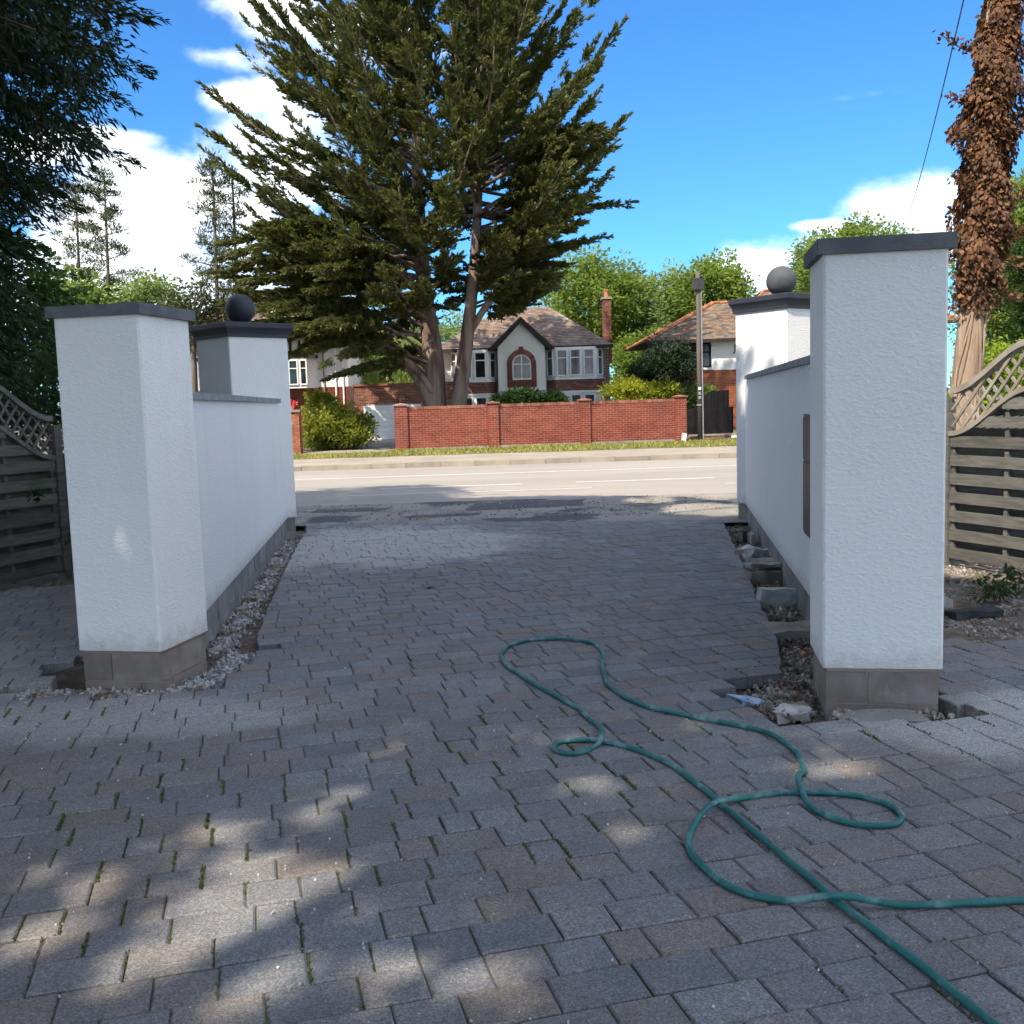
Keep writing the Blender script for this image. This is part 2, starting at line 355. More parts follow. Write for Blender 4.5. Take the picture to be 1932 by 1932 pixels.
def stones(spots, sizes, flat=.7):
    """irregular six-sided chips: returns an MB."""
    mb = MB()
    for (x, y, z), s in zip(spots, sizes):
        a = random.uniform(0, 6.28); r = random.random(); ex = (math.cos(a), math.sin(a)); ey = (-ex[1], ex[0])
        j = lambda k: s * k * random.uniform(.6, 1.25)
        P = lambda u, v, w: (x + ex[0] * u + ey[0] * v, y + ex[1] * u + ey[1] * v, z + w)
        b = [P(-j(.5), -j(.4), -s * .2), P(j(.5), -j(.4), -s * .2), P(j(.5), j(.4), -s * .2), P(-j(.5), j(.4), -s * .2)]
        h = s * flat
        tp = [P(-j(.35), -j(.3), h * random.uniform(.4, 1)), P(j(.35), -j(.3), h * random.uniform(.4, 1)), P(j(.35), j(.3), h * random.uniform(.4, 1)), P(-j(.35), j(.3), h * random.uniform(.4, 1))]
        mb.hexa(b, tp, r)
    return mb
def chunk(mb, o, yaw, l, w, h, tilt=0.0, jag=.12, r=.5):
    """a broken block: a box whose corners are knocked about, cut in three along its length."""
    M3 = Matrix.Translation(o) @ Matrix.Rotation(yaw, 4, 'Z') @ Matrix.Rotation(tilt, 4, 'Y')
    j = lambda: random.uniform(-jag, jag) * min(l, w, h)
    xs = [-l / 2, -l / 6, l / 6, l / 2]; ring = []
    for x in xs:
        ring.append([M3 @ Vector((x + j(), sy * w / 2 + j(), z + j())) for sy, z in ((-1, 0), (1, 0), (1, h), (-1, h))])
    i = len(mb.v)
    for q in ring: mb.v += [tuple(p) for p in q]; mb.r += [r] * 4
    for k in range(3):
        for a in range(4): b = (a + 1) % 4; mb.f.append((i + k * 4 + a, i + k * 4 + 4 + a, i + k * 4 + 4 + b, i + k * 4 + b))
    mb.f.append((i, i + 1, i + 2, i + 3)); mb.f.append((i + 15, i + 14, i + 13, i + 12))

# ================================================================== the setting
def sheet(name, m, x0, x1, y0, y1, z, **kw):
    mb = MB(); mb.face([(x0, y0, z), (x1, y0, z), (x1, y1, z), (x0, y1, z)]); return mb.build(name, m, kind='structure', **kw)
ground = sheet('ground', 'ground', -500, 500, -500, 500, -.30)
# --- lines of the entrance
LW0, LW1 = Vector((-2.12, 6.6)), Vector((-2.93, 13.3))          # drive side of the wall on the left
RW0, RW1 = Vector((1.83, 5.62)), Vector((3.05, 13.3))           # and on the right
def lerp(a, b, k): return a + (b - a) * k
def xon(a, b, y): return a.x + (b.x - a.x) * (y - a.y) / (b.y - a.y)
E1 = Vector((math.cos(R(14.7)), math.sin(R(14.7)))); E2 = Vector((-E1.y, E1.x))     # along and across the courses
def right_edge(y):            # where the blocks stop beside the trench on the right
    pts = [(4.9, 1.17), (5.72, 1.20), (5.75, 1.52), (6.5, 1.70), (8, 1.93), (10, 2.24), (12, 2.55), (13.6, 2.78)]
    for (y0, x0), (y1, x1) in zip(pts, pts[1:]):
        if y0 <= y <= y1: return x0 + (x1 - x0) * (y - y0) / (y1 - y0)
    return None
def left_edge(y):
    pts = [(6.1, -1.72), (6.9, -1.80), (8, -1.98), (10, -2.28), (12, -2.55), (13.4, -2.72), (14.6, -2.95)]
    for (y0, x0), (y1, x1) in zip(pts, pts[1:]):
        if y0 <= y <= y1: return x0 + (x1 - x0) * (y - y0) / (y1 - y0)
    return None
def end_y(x): return 14.35 - .19 * (x + 2.9)
def paved(x, y):
    if y < 1.2 or y > end_y(x): return False
    if abs(x) > .52 * y + 1.7: return False
    if 4.9 <= y:
        e = right_edge(y)
        if e is not None and x > e:
            if x > 2.28 and y < 6.45 - .10 * (x - 2.3): return True        # blocks carry on to the right of the pillar
            return False
        if e is None and x > 2.7: return False
    # left pillar, its rubble and the trench behind it
    if y > 5.72 + .06 * math.sin(x * 9) and x > -2.95 and x < -1.72 and y < 6.9: return False
    if y >= 6.1:
        e = left_edge(y)
        if e is not None and x < e:
            if x < -2.85 and y < 9.6 and x < -2.72 - .12 * (y - 6): return x > -5.0 + .36 * (y - 9) - .0 and y < 9.55 + .9 * (x + 4.6)+.9
            return False
    return True
soil_v = []; NX, NY = 190, 160
mb = MB()
def soil_z(x, y):
    n = math.sin(x * 7.1 + y * 3.3) * math.sin(y * 6.7 - x * 2.9)
    z = -.090 + .015 * n
    if x > xon(RW0, RW1, y) + .15 and y > 6.2: z = -.02 + .012 * n
    if x < xon(LW0, LW1, y) - .6 and y > 6.5: z = -.045 + .012 * n if not paved(x, y) else -.07
    return z
for j in range(NY + 1):
    for i in range(NX + 1):
        x = -9 + 18 * i / NX; y = .5 + 14.6 * j / NY
        mb.v.append((x, y, soil_z(x, y) + random.uniform(-.012, .012))); mb.r.append(.5)
for j in range(NY):
    for i in range(NX):
        a = j * (NX + 1) + i; mb.f.append((a, a + 1, a + NX + 2, a + NX + 1))
mb.build('soil', 'soil', smooth=True, kind='structure')

# --- block paving
drive = MB(); cells = []
CW = .174
def clip(poly, a, n):         # keep the side that n points to
    out = []
    for p, q in zip(poly, poly[1:] + poly[:1]):
        dp, dq = (p - a).dot(n), (q - a).dot(n)
        if dp >= 0: out.append(p)
        if dp * dq < 0: out.append(p + (q - p) * (dp / (dp - dq)))
    return out
holes = [gp(455, 1237).xy, gp(84, 1296).xy, gp(112, 1268).xy]
pav = []
for j in range(-10, 100):
    v0 = j * CW; u = -9 + random.uniform(0, .3)
    while u < 9:
        L = random.choice((.128, .182, .182, .250, .250, .256)); u0 = u; u += L
        c = E1 * (u0 + L / 2) + E2 * (v0 + CW / 2)
        e_ = right_edge(c.y) if 5.75 < c.y < 13.55 else None; l_ = left_edge(c.y) if 7.0 < c.y < 14.2 else None
        over = c.y < end_y(c.x) and ((e_ is not None and e_ <= c.x < e_ + .2) or (l_ is not None and l_ - .2 < c.x <= l_))
        if not (over or paved(c.x, c.y)) or any((c - h).length < .13 for h in holes): continue
        g = .0032; gu = .0026
        q = [E1 * a + E2 * b for a, b in ((u0 + gu, v0 + g), (u0 + L - gu, v0 + g), (u0 + L - gu, v0 + CW - g), (u0 + gu, v0 + CW - g))]
        cell = [E1 * a + E2 * b for a, b in ((u0, v0), (u0 + L, v0), (u0 + L, v0 + CW), (u0, v0 + CW))]
        for e, fn, sg in ((e_, right_edge, 1), (l_, left_edge, -1)):
            if e is not None and abs(c.x - e) < .3:
                y1, y0 = min(c.y + .2, 13.58 if sg > 0 else 14.55), max(c.y - .2, 7.0 if sg < 0 else 5.76); d = Vector((fn(y1) - fn(y0), y1 - y0)).normalized()
                nn = Vector((-d.y, d.x)) * sg; a = Vector((e + .006 * math.sin(c.y * 23), c.y)); q = clip(q, a, nn); cell = clip(cell, a, nn)
        if len(q) < 3 or len(cell) < 3: continue
        pav.append((c, q, u0, L, v0)); cells.append(cell)
bed = MB()
for cell in cells: bed.face([(p.x, p.y, -.009) for p in cell])
driveway = bed.build('driveway', 'joint', kind='structure')
def paver_geo(mb, c, q, r):
    q = [p + Vector((random.gauss(0, .0012), random.gauss(0, .0012))) for p in q]
    n = len(q); tx, ty = random.gauss(0, .006), random.gauss(0, .006); dz = random.gauss(-.001, .0018)
    cc = sum(q, Vector((0, 0))) / n; ins = .0055
    Z = lambda p: dz + tx * (p.x - c.x) + ty * (p.y - c.y)
    inn = [p + (cc - p).normalized() * ins * 1.5 for p in q]
    i = len(mb.v)
    for p in inn: mb.v.append((p.x, p.y, Z(p)))
    for p in q: mb.v.append((p.x, p.y, Z(p) - .006))
    for p in q: mb.v.append((p.x, p.y, -.075))
    mb.r += [r] * 3 * n; mb.f.append(tuple(range(i, i + n)))
    for k in range(n):
        b = (k + 1) % n
        mb.f.append((i + n + k, i + n + b, i + b, i + k)); mb.f.append((i + 2 * n + k, i + 2 * n + b, i + n + b, i + n + k))
def add_rnd2(o, vals):
    a = o.data.attributes.new('rnd2', 'FLOAT', 'POINT'); a.data.foreach_set('value', vals)
pav.sort(key=lambda e: (abs(e[0].x / e[0].y) > .50, e[0].y))
near, rest = pav[:300], pav[300:]
for c, q, *_ in near:
    mb = MB(); paver_geo(mb, c, q, random.random())
    o = mb.build('paver', 'paver', driveway, loc=(c.x, c.y, 0)); add_rnd2(o, [random.random()] * len(mb.v))
mb = MB(); r2 = []
for c, q, *_ in rest:
    k = len(mb.v); paver_geo(mb, c, q, random.random()); r2 += [random.random()] * (len(mb.v) - k)
o = mb.build('distant_pavers', 'paver', driveway, kind='stuff'); add_rnd2(o, r2)

# moss and weeds in the cross joints, grit on the blocks
C, D = [], []
for c, q, u0, L, v0 in pav:
    if c.y > 6.5 or random.random() < (.2 if c.x < .5 else .45): continue
    dens = int(44 * max(0, math.sin(c.x * 2.1 + 1) * math.sin(c.y * 1.7 + c.x) + .55) * random.random())
    for k in range(dens):
        p = E1 * (u0 + random.gauss(0, .004)) + E2 * (v0 + random.uniform(.0, CW))
        C.append((p.x, p.y, -.008)); D.append((random.gauss(0, .8), random.gauss(0, .8), 1))
C = np.array(C); D = np.array(D)
np_mesh('moss', kites(C, D, RNG.uniform(.008, .022, len(C)), .007), RNG.random(len(C)), 'moss', kind='stuff',
        label='green moss tufts growing in the driveway joints', category='moss')
sp, sz = [], []
for k in range(6000):
    y = 1.9 + 6.5 * random.random() ** 1.6; x = random.uniform(-.52 * y, .52 * y)
    if paved(x, y) and random.random() < .25 + .9 * max(0, math.sin(x * 3.1 + y) * math.sin(y * 2.3 - x)): sp.append((x, y, .001)); sz.append(random.choice((.0015, .0015, .002, .002, .003, .003, .006)) * (1 + .10 * y))
stones(sp, sz).build('grit', 'mortar_rubble', kind='stuff', label='pale grit and crumbs of mortar scattered over the block paving', category='grit')

# --- the worn apron, the road, the far side
mb = MB(); n = 60
for i in range(n):
    x0, x1 = -3.4 + 7.2 * i / n, -3.4 + 7.2 * (i + 1) / n
    mb.face([(x0, end_y(x0) - .22 + .03 * math.sin(i * 2.3), -.0125), (x1, end_y(x1) - .22 + .03 * math.sin((i + 1) * 2.3), -.0125), (x1, 17.1, -.012), (x0, 17.1, -.012)])
mb.face([(-80, 13.9, -.012), (-3.4, 13.9, -.012), (-3.4, 17.1, -.012), (-80, 17.1, -.012)])
mb.face([(3.8, 13.2, -.012), (80, 13.2, -.012), (80, 17.1, -.012), (3.8, 17.1, -.012)])
mb.build('apron_tarmac', 'apron', kind='structure')
sheet('road', 'road', -120, 120, 17.1, 27.0, -.022)
mat('tar_patch', (.065, .065, .07), (.10, .098, .095), 2.5, .92, .4, 120)
for pts in (((-.75, 15.55), (1.05, 15.75), (1.2, 16.75), (-.55, 16.6)), ((-1.6, 14.75), (-.5, 14.85), (-.45, 15.2), (-1.5, 15.1)), ((-3.2, 15.9), (-2.1, 15.8), (-1.9, 16.3), (-3.1, 16.5))):
    mb = MB(); cx_, cy_ = sum(p[0] for p in pts) / 4, sum(p[1] for p in pts) / 4; rim = []
    for (ax_, ay_), (bx_, by_) in zip(pts, pts[1:] + pts[:1]):
        for q in range(7): u = q / 7; rim.append((ax_ + (bx_ - ax_) * u + random.gauss(0, .03), ay_ + (by_ - ay_) * u + random.gauss(0, .035), -.008))
    mb.face(rim); mb.build('tarmac_patch', 'tar_patch', kind='structure')
def strip(name, m, x0, x1, y0, y1, z, z2=None):
    mb = MB(); mb.box((0, 0, 0), (1, 0), (0, 1), x0, x1, y0, y1, z2 if z2 is not None else z - .1, z); return mb.build(name, m, kind='structure')
sp, sz = [], []
for k in range(900):                    # loose stones on the apron
    x = random.uniform(-3.3, 3.4); y = random.uniform(14.1, 17); sp.append((x, y, -.012)); sz.append(random.uniform(.01, .028))
stones(sp, sz).build('loose_stones', 'gravel', kind='stuff', label='loose stones lying on the worn tarmac apron', category='stones')
lines = MB()
def road_line(x0, x1, y, w):
    lines.face([(x0, y, -.018), (x1, y + .02 * (x1 - x0), -.018), (x1, y + w + .02 * (x1 - x0), -.018), (x0, y + w, -.018)])
for a in range(-7, 8): road_line(a * 3.9 - 2.6, a * 3.9 + .2, 20.35 + .02 * a * 3.9, .10)
road_line(-5.2, 12, 23.7, .11)
for a in range(-4, 5): road_line(a * 7 - 3, a * 7 + 1.5, 18.9 + .02 * a * 7, .06)
lines.build('road_markings', 'road_paint', kind='structure')
far = strip('far_ground', 'soil', -120, 120, 27.12, 140, .085)
strip('footpath', 'pavement', -120, 120, 27.14, 31.0, .095)
strip('verge', 'ground', -120, 120, 31.0, 34.6, .10)
strip('garage_drive', 'pavement', -7.0, -4.0, 34.6, 48, .105)
sheet('lawn', 'ground', -4.0, 30, 36.6, 60, .10)
kerb = MB(); kerb.box((0, 0, 0), (1, 0), (0, 1), -120, 120, 27.03, 27.13, -.1, .088); kerb = kerb.build('kerb', 'mortar', kind='structure')
for k in range(-13, 14):
    x = k * .92; mb = MB(); h = .105 + random.gauss(0, .006); yy = 26.98 + random.gauss(0, .006) + .0
    mb.hexa([(x + .006, yy, -.08), (x + .914, yy, -.08), (x + .914, yy + .14, -.08), (x + .006, yy + .14, -.08)],
            [(x + .006, yy + .025, h), (x + .914, yy + .025, h), (x + .914, yy + .14, h), (x + .006, yy + .14, h)], random.random())
    mb.build('kerb_stone', 'kerb', kerb, loc=(x, yy, 0))
# grass on the verge
n = 15000; gx = RNG.uniform(-11, 11, n); gy = RNG.uniform(30.9, 34.5, n); keep = RNG.random(n) < np.clip(.25 + 1.2 * np.sin(gx * 1.3) * np.sin(gy * 2.1) + .6, .15, 1)
keep &= ~((gx > -7.0) & (gx < -4.0) & (gy > 33.2))
gx, gy = gx[keep], gy[keep]; n = len(gx)
np_mesh('grass', kites(np.stack([gx, gy, np.full(n, .09)], 1), np.stack([RNG.normal(0, .5, n), RNG.normal(0, .5, n), np.ones(n)], 1), RNG.uniform(.06, .17, n), .035),
        RNG.random(n), 'grass_blade', kind='stuff', label='dry yellow green grass along the verge across the road', category='grass')

# ================================================================== the gate walls
def pillar(corner, yaw, w, d, zt, label, cap, ball=False, z0=.2, mats=('white_render', 'front_coping', 'block'), ovh=.03, capt=.065):
    """corner: front left corner; yaw turns the front edge clockwise seen from above."""
    ex = Vector((math.cos(yaw), -math.sin(yaw))); ey = Vector((math.sin(yaw), math.cos(yaw)))
    o = (corner[0], corner[1], 0); c = Vector(corner) + ex * w / 2 + ey * d / 2
    t = thing('gate_pillar', (c.x, c.y, 0), label, 'pillar', 'rendered gate pillars')
    mb = MB(); b = .012
    # rendered body with slightly rounded edges
    sq = [(b, 0), (w - b, 0), (w, b), (w, d - b), (w - b, d), (b, d), (0, d - b), (0, b)]
    pts = [Vector(corner) + ex * x + ey * y for x, y in sq]
    mb.prism(pts, z0, zt); body = mb.build('rendered_body', mats[0], t)
    m = MB()
    i = .018
    # plinth of concrete blocks, two courses
    pl = m
    h = (z0 + .14) / 2
    for k, zz in enumerate((-.16, -.16 + h)):
        bl = MB(); cut = w * (.72 if k == 0 else .38)
        for x0, x1 in ((i, cut - .005), (cut + .005, w - i)):
            bb = MB(); bb.box(o, ex, ey, x0, x1, i, d - i, zz + .004, zz + h - .004 + (.002 if k else 0), random.random()); bb.build('plinth_block', mats[2], t)
    core = MB(); core.box(o, ex, ey, i + .006, w - i - .006, i + .006, d - i - .006, -.2, z0 + .01); core.build('plinth_core', 'mortar', t)
    cm = MB()
    if cap == 'flat':
        cm.box(o, ex, ey, -ovh, w + ovh, -ovh, d + ovh, zt, zt + capt)
        cm.build('cap', mats[1], t)
    else:
        def ring(ov, z): return [Vector((*(Vector(corner) + ex * x + ey * y), z)) for x, y in ((-ov, -ov), (w + ov, -ov), (w + ov, d + ov), (-ov, d + ov))]
        prof = [(.004, zt - .03), (.02, zt - .03), (.022, zt + .01), (.035, zt + .05), (.055, zt + .085), (.06, zt + .09), (.06, zt + .145), (.052, zt + .153)]
        prof = [(a_, z_) for a_, z_ in prof]
        rings = [ring(a_, z_) for a_, z_ in prof]
        for p, q in zip(rings, rings[1:]):
            for k in range(4): cm.face([p[k], p[(k + 1) % 4], q[(k + 1) % 4], q[k]])
        top = Vector((c.x, c.y, zt + .175))
        for k in range(4): cm.face([rings[-1][k], rings[-1][(k + 1) % 4], top])
        cm.build('cap', mats[1], t)
        if ball:
            bm = MB(); bm.sphere((c.x, c.y, zt + .175 + .182), .19); bm.build('ball_finial', ball, t, smooth=True)
            ft = MB(); ft.tube([(c.x, c.y, zt + .14), (c.x, c.y, zt + .19)], [.085, .07], 20); ft.build('finial_foot', ball, t)
    return t
pillar((-2.635, 6.05), R(11.5), .545, .58, 2.17, 'squat white rendered gate pillar with flat grey cap standing in a strip of white rubble', 'flat')
pillar((1.568, 5.13), R(9.5), .585, .54, 2.275, 'tall white rendered gate pillar with flat grey cap beside the green hose', 'flat', capt=.075)
# the two at the road are turned towards the street
def back_pillar(near, yaw, w, d, zt, label, ballm):
    return pillar(near, yaw, w, d, zt, label, 'moulded', ball=ballm, mats=('white_render', 'anthracite', 'block_grey'))
back_pillar((-3.43, 12.80), R(-46), .86, .78, 2.55, 'white roadside pillar topped by a black ball, before the half timbered house', 'anthracite')
back_pillar((2.955, 13.40), R(55) , .84, .80, 2.68, 'white roadside pillar topped by a sunlit grey ball, before the orange tiled house', 'ball_sunlit')
def gate_wall(a, b, side, zt, label):
    """a, b: ends of the drive-side face; side: +1 thickness to the left of a->b."""
    d = (b - a); L = d.length; ex = d.normalized(); ey = Vector((-ex.y, ex.x)) * side
    o = (a.x, a.y, 0); th = .22
    t = thing('gate_wall', (*(a + ex * L / 2 + ey * th / 2), 0), label, 'wall', 'rendered gate walls')
    def bx(mb, *q, **k):
        if side > 0: mb.box(o, ex, ey, *q, **k)
        else:
            x0, x1, y0, y1, z0, z1 = q; mb.box(o, ex, -ey, x0, x1, -y1, -y0, z0, z1, **k)
    m = MB(); bx(m, 0, L, 0, th, .2, zt); m.build('rendered_body', 'white_render', t)
    k = 0; x = 0
    for zz, h in ((-.16, .175), (.02, .175)):
        x = -.2 * (k % 2) + .0; k += 1
        while x < L - .02:
            x0, x1 = max(x, 0), min(x + .44, L); bb = MB(); q = .016 + random.uniform(0, .004)
            if x1 - x0 > .03: bx(bb, x0 + .005, x1 - .005, q, th - .02, zz, zz + h, r=random.random()); bb.build('plinth_block', 'block_grey', t)
            x += .45
    m = MB(); bx(m, .0, L - .0, .03, th - .03, -.2, .205); m.build('plinth_core', 'mortar', t)
    m = MB(); n = max(3, int(L / 1.0)); Lc = L - .42
    for q in range(n):
        m = MB(); bx(m, Lc * q / n + .003, Lc * (q + 1) / n - .003, -.035, th + .035, zt, zt + .05, r=random.random()); m.build('coping_slab', 'wall_coping', t)
    return t, o, ex, ey
gate_wall(LW0, LW1, 1, 1.69, 'plain white rendered wall with grey coping and white rubble along its foot')
gw, wo, wex, wey = gate_wall(RW0, RW1, -1, 1.80, 'white rendered wall with a tall narrow letterbox panel beside a rubble trench')
# tall narrow parcel and letter box let into the right wall
s0 = 1.20
for nm, m_, x0, x1, z0, z1, dp in (('letterbox_frame', 'dark_steel', 0, .42, .62, 1.46, .014), ('letterbox_door', 'bronze_panel', .02, .40, .64, 1.13, .022), ('letterbox_flap', 'dark_steel', .02, .40, 1.145, 1.44, .022)):
    mb = MB(); mb.box(wo, wex, -wey, s0 + x0, s0 + x1, .003, dp, z0, z1); mb.build(nm, m_, gw)

# ================================================================== fences
def fence_panel(p0, p1, label, slat_mat, lath_mat, n_side):
    """an ogee-topped hit and miss panel with trellis; n_side: unit normal of the side that faces the drive."""
    d = p1 - p0; Wp = d.length; ex = d.normalized(); ey = Vector(n_side)
    t = thing('fence_panel', (*(p0 + d / 2), 0), label, 'fence', 'trellis topped fence panels')
    zl = lambda s: 1.20 + .40 * (.5 + .5 * math.cos(math.pi * abs(2 * s / Wp - 1)))
    P = lambda s, y, z: Vector((p0.x + ex.x * s + ey.x * y, p0.y + ex.y * s + ey.y * y, z))
    NS = 22
    def board(y0, y1, z0, z1):
        ss = [Wp * k / NS for k in range(NS + 1) if zl(Wp * k / NS) - .01 > z0]
        if len(ss) < 2: return
        m = MB(); r = random.random(); sag = random.gauss(0, .006)
        if zl(0) - .01 > z1: ss = [.01, Wp - .01]
        for a, b in zip(ss, ss[1:]):
            za, zb = min(z1, zl(a) - .01), min(z1, zl(b) - .01)
            q = [P(a, y0, z0), P(b, y0, z0 + sag), P(b, y1, z0 + sag), P(a, y1, z0)]; u = [P(a, y0, za), P(b, y0, zb + sag), P(b, y1, zb + sag), P(a, y1, za)]
            m.hexa(q[::-1] if False else q, u, r)
        m.build('slat', slat_mat, t)
    z = .06
    while z < 1.6:
        board(.020, .036, z, z + .10); board(-.036, -.020, z + .085, z + .185); z += .17
    for s in (.03, Wp * .34, Wp * .67, Wp - .03):
        m = MB(); h = zl(s) - .02
        q = [P(s - .02, -.019, .04), P(s + .02, -.019, .04), P(s + .02, .019, .04), P(s - .02, .019, .04)]
        m.hexa(q, [v + Vector((0, 0, h - .04)) for v in q], .5); m.build('batten', slat_mat, t)
    for off, th in ((0, .045), (.385, .055)):
        m = MB(); prev = None
        for k in range(NS + 1):
            s = Wp * k / NS; z = zl(s) + off - .0
            q = [P(s, .05, z - th / 2), P(s, -.045, z - th / 2), P(s, -.045, z + th / 2), P(s, .05, z + th / 2)]
            if prev:
                for a in range(4): b = (a + 1) % 4; m.face([prev[a], q[a], q[b], prev[b]])
            prev = q
        m.build('curved_rail', lath_mat, t)
    for sg in (1, -1):                                    # diagonal laths, each one clipped between the two rails
        k = -20
        while k < 40:
            c = k * .128; pts = []
            for j in range(121):
                z = 1.15 + j * .0075; s = c + sg * (z - 1.4) * .85
                if .01 < s < Wp - .01 and zl(s) < z < zl(s) + .385: pts.append((s, z))
            if len(pts) > 8:
                (sa, za), (sb, zb) = pts[0], pts[-1]; y = .006 * sg + .012; hw = .017
                m = MB(); q = [P(sa - hw, y - .006, za), P(sa + hw, y - .006, za), P(sa + hw, y + .006, za), P(sa - hw, y + .006, za)]
                u = [P(sb - hw, y - .006, zb), P(sb + hw, y - .006, zb), P(sb + hw, y + .006, zb), P(sb - hw, y + .006, zb)]
                m.hexa(q, u, random.random()); m.build('lath', lath_mat, t)
            k += 1
    for s in (-.05, Wp + .05)[:1]:
        m = MB(); q = [P(s - .045, -.045, -.1), P(s + .045, -.045, -.1), P(s + .045, .045, -.1), P(s - .045, .045, -.1)]
        m.hexa(q, [v + Vector((0, 0, 1.62)) for v in q]); m.build('post', slat_mat, t)
    return t
fl = Vector((math.sin(R(20)), math.cos(R(20)))); c0 = Vector((-4.86, 9.32))
fence_panel(c0 - fl * .915, c0 + fl * .915, 'dark shaded fence panel with arched trellis top under the dark conifer', 'wood_fence_shaded', 'wood_fence', (fl.y, -fl.x))  # slats and laths coloured darker for the shade on this side
fence_panel(c0 + fl * 1.02, c0 + fl * 2.85, 'dark fence panel running on behind the squat gate pillar', 'wood_fence_shaded', 'wood_fence', (fl.y, -fl.x))
fr = Vector((math.sin(R(-21.5)), math.cos(R(-21.5)))); d0 = Vector((4.03, 9.33))
fence_panel(d0, d0 - fr * 1.83, 'greenish grey slatted fence panel with sunlit trellis beside the ivy clad trunk', 'wood_fence', 'wood_trellis', (-fr.y, fr.x))
fence_panel(d0 + fr * 1.93, d0 + fr * .10, 'grey fence panel running on behind the tall gate pillar', 'wood_fence', 'wood_trellis', (-fr.y, fr.x))

# ================================================================== hose
HP = [(2800, 1640, 0), (2500, 1672, 0), (2250, 1690, 0), (2010, 1697, 0), (1932, 1700, 0), (1800, 1703, 0), (1680, 1705, 0), (1580, 1704, 1), (1480, 1697, 0), (1400, 1680, 0), (1335, 1645, 0), (1303, 1600, 0), (1306, 1563, 0), (1342, 1528, 1), (1400, 1506, 0), (1470, 1496, 0),
      (1511, 1495, 0), (1570, 1496, 0), (1635, 1503, 0), (1682, 1520, 0), (1701, 1540, 0), (1686, 1555, 0), (1640, 1557, 0), (1585, 1546, 0), (1532, 1520, 0), (1512, 1494, 1), (1508, 1470, .6), (1512, 1450, 0), (1493, 1412, 0),
      (1440, 1380, 0), (1350, 1359, 0), (1250, 1340, 0), (1190, 1320, 0), (1152, 1292, 0), (1136, 1262, 0), (1139, 1232, 0), (1112, 1212, 0), (1060, 1205, 0), (1000, 1208, 0), (960, 1220, 0), (947, 1240, 0), (965, 1262, 0),
      (1020, 1296, 0), (1080, 1331, 0), (1122, 1362, 0), (1136, 1386, 1), (1125, 1405, 0), (1095, 1420, 0), (1062, 1421, 0), (1045, 1411, 0), (1057, 1400, 0), (1092, 1396, 0), (1140, 1399, 0), (1200, 1414, 0), (1262, 1441, 0),
      (1340, 1500, 0), (1365, 1522, 0), (1420, 1568, 0), (1500, 1632, 0), (1580, 1700, 0), (1660, 1762, 0), (1760, 1840, 0), (1880, 1932, 0), (1990, 2020, 0), (2130, 2130, 0), (2300, 2230, 0)]
RH = .0118
kp = [gp(x, y, RH) + Vector((random.gauss(0, .004), random.gauss(0, .004), k * RH * 2.05)) for x, y, k in HP]
path = []
for i in range(1, len(kp) - 2):
    a, b, c, d = kp[i - 1], kp[i], kp[i + 1], kp[i + 2]
    n = max(4, int((c - b).length / .018))
    for k in range(n):
        u = k / n
        path.append(.5 * ((2 * b) + (c - a) * u + (2 * a - 5 * b + 4 * c - d) * u * u + (3 * b - a - 3 * c + d) * u ** 3))
for i, p in enumerate(path): p.x += .0022 * math.sin(i * .43) + .0015 * math.sin(i * .17 + 1); p.y += .0022 * math.sin(i * .31 + 2)
mb = MB(); mb.tube(path, [RH * (1 + .03 * math.sin(i * .9) + .02 * math.sin(i * .23)) for i in range(len(path))], 12)
o = mb.build('garden_hose', 'hose', smooth=True, loc=tuple(path[0].xy) + (0,)); o['label'] = 'teal green garden hose lying in loose loops on the paving'; o['category'] = 'hose'

# ================================================================== rubble and leftovers
def scatter(path, wid, n, s0, s1, z):
    sp, sz = [], []
    for k in range(n):
        i = random.randrange(len(path) - 1); u = random.random(); p = path[i] + (path[i + 1] - path[i]) * u
        sp.append((p[0] + random.gauss(0, wid), p[1] + random.gauss(0, wid), z + random.uniform(-.01, .035))); sz.append(random.uniform(s0, s1))
    return sp, sz
lt = [Vector((xon(LW0, LW1, y) + .10, y)) for y in (6.9, 8, 9, 10, 11, 12, 13)]
a_, b_ = scatter(lt, .045, 4200, .008, .034, -.085)
a2, b2 = scatter([Vector((-2.95, 5.95)), Vector((-2.6, 5.92)), Vector((-2.1, 5.82)), Vector((-1.85, 6.2)), Vector((-1.86, 6.8))], .06, 2400, .008, .032, -.07)
stones(a_ + a2, b_ + b2).build('white_rubble', 'mortar_rubble', kind='stuff', label='white mortar rubble along the foot of the plain gate wall', category='rubble')
rt = [Vector((lerp(xon(RW0, RW1, y), right_edge(y) or xon(RW0, RW1, y), .45), y)) for y in (5.75, 6.5, 7.5, 9, 11, 13)]
a_, b_ = scatter(rt, .08, 3600, .006, .034, -.080)
a2, b2 = scatter([Vector((1.25, 5.35)), Vector((1.5, 5.3)), Vector((1.5, 5.6)), Vector((1.6, 5.9))], .08, 2200, .006, .028, -.078)
a3, b3 = scatter([Vector((1.6, 5.0)), Vector((2.1, 4.93))], .03, 420, .006, .026, -.03)
stones(a_ + a2 + a3, b_ + b2 + b3).build('grey_rubble', 'gravel', kind='stuff', label='grey rubble lying in the trench beside the letterbox wall', category='rubble')
sp, sz = [], []
for k in range(9000):
    y = random.uniform(6.3, 9.4); x = random.uniform(2.7, 5.4); s_ = (4.03 - x) * .366 / 1 
    if x < 4.55 - (y - 9) * .39 - (0 if y > 7 else 0) + .35 and not paved(x, y): sp.append((x, y, -.026)); sz.append(random.uniform(.006, .03))
stones(sp, sz).build('gravel', 'gravel', kind='stuff', label='pale stony gravel between the tall pillar and the sunlit fence', category='gravel')
sp, sz = [], []
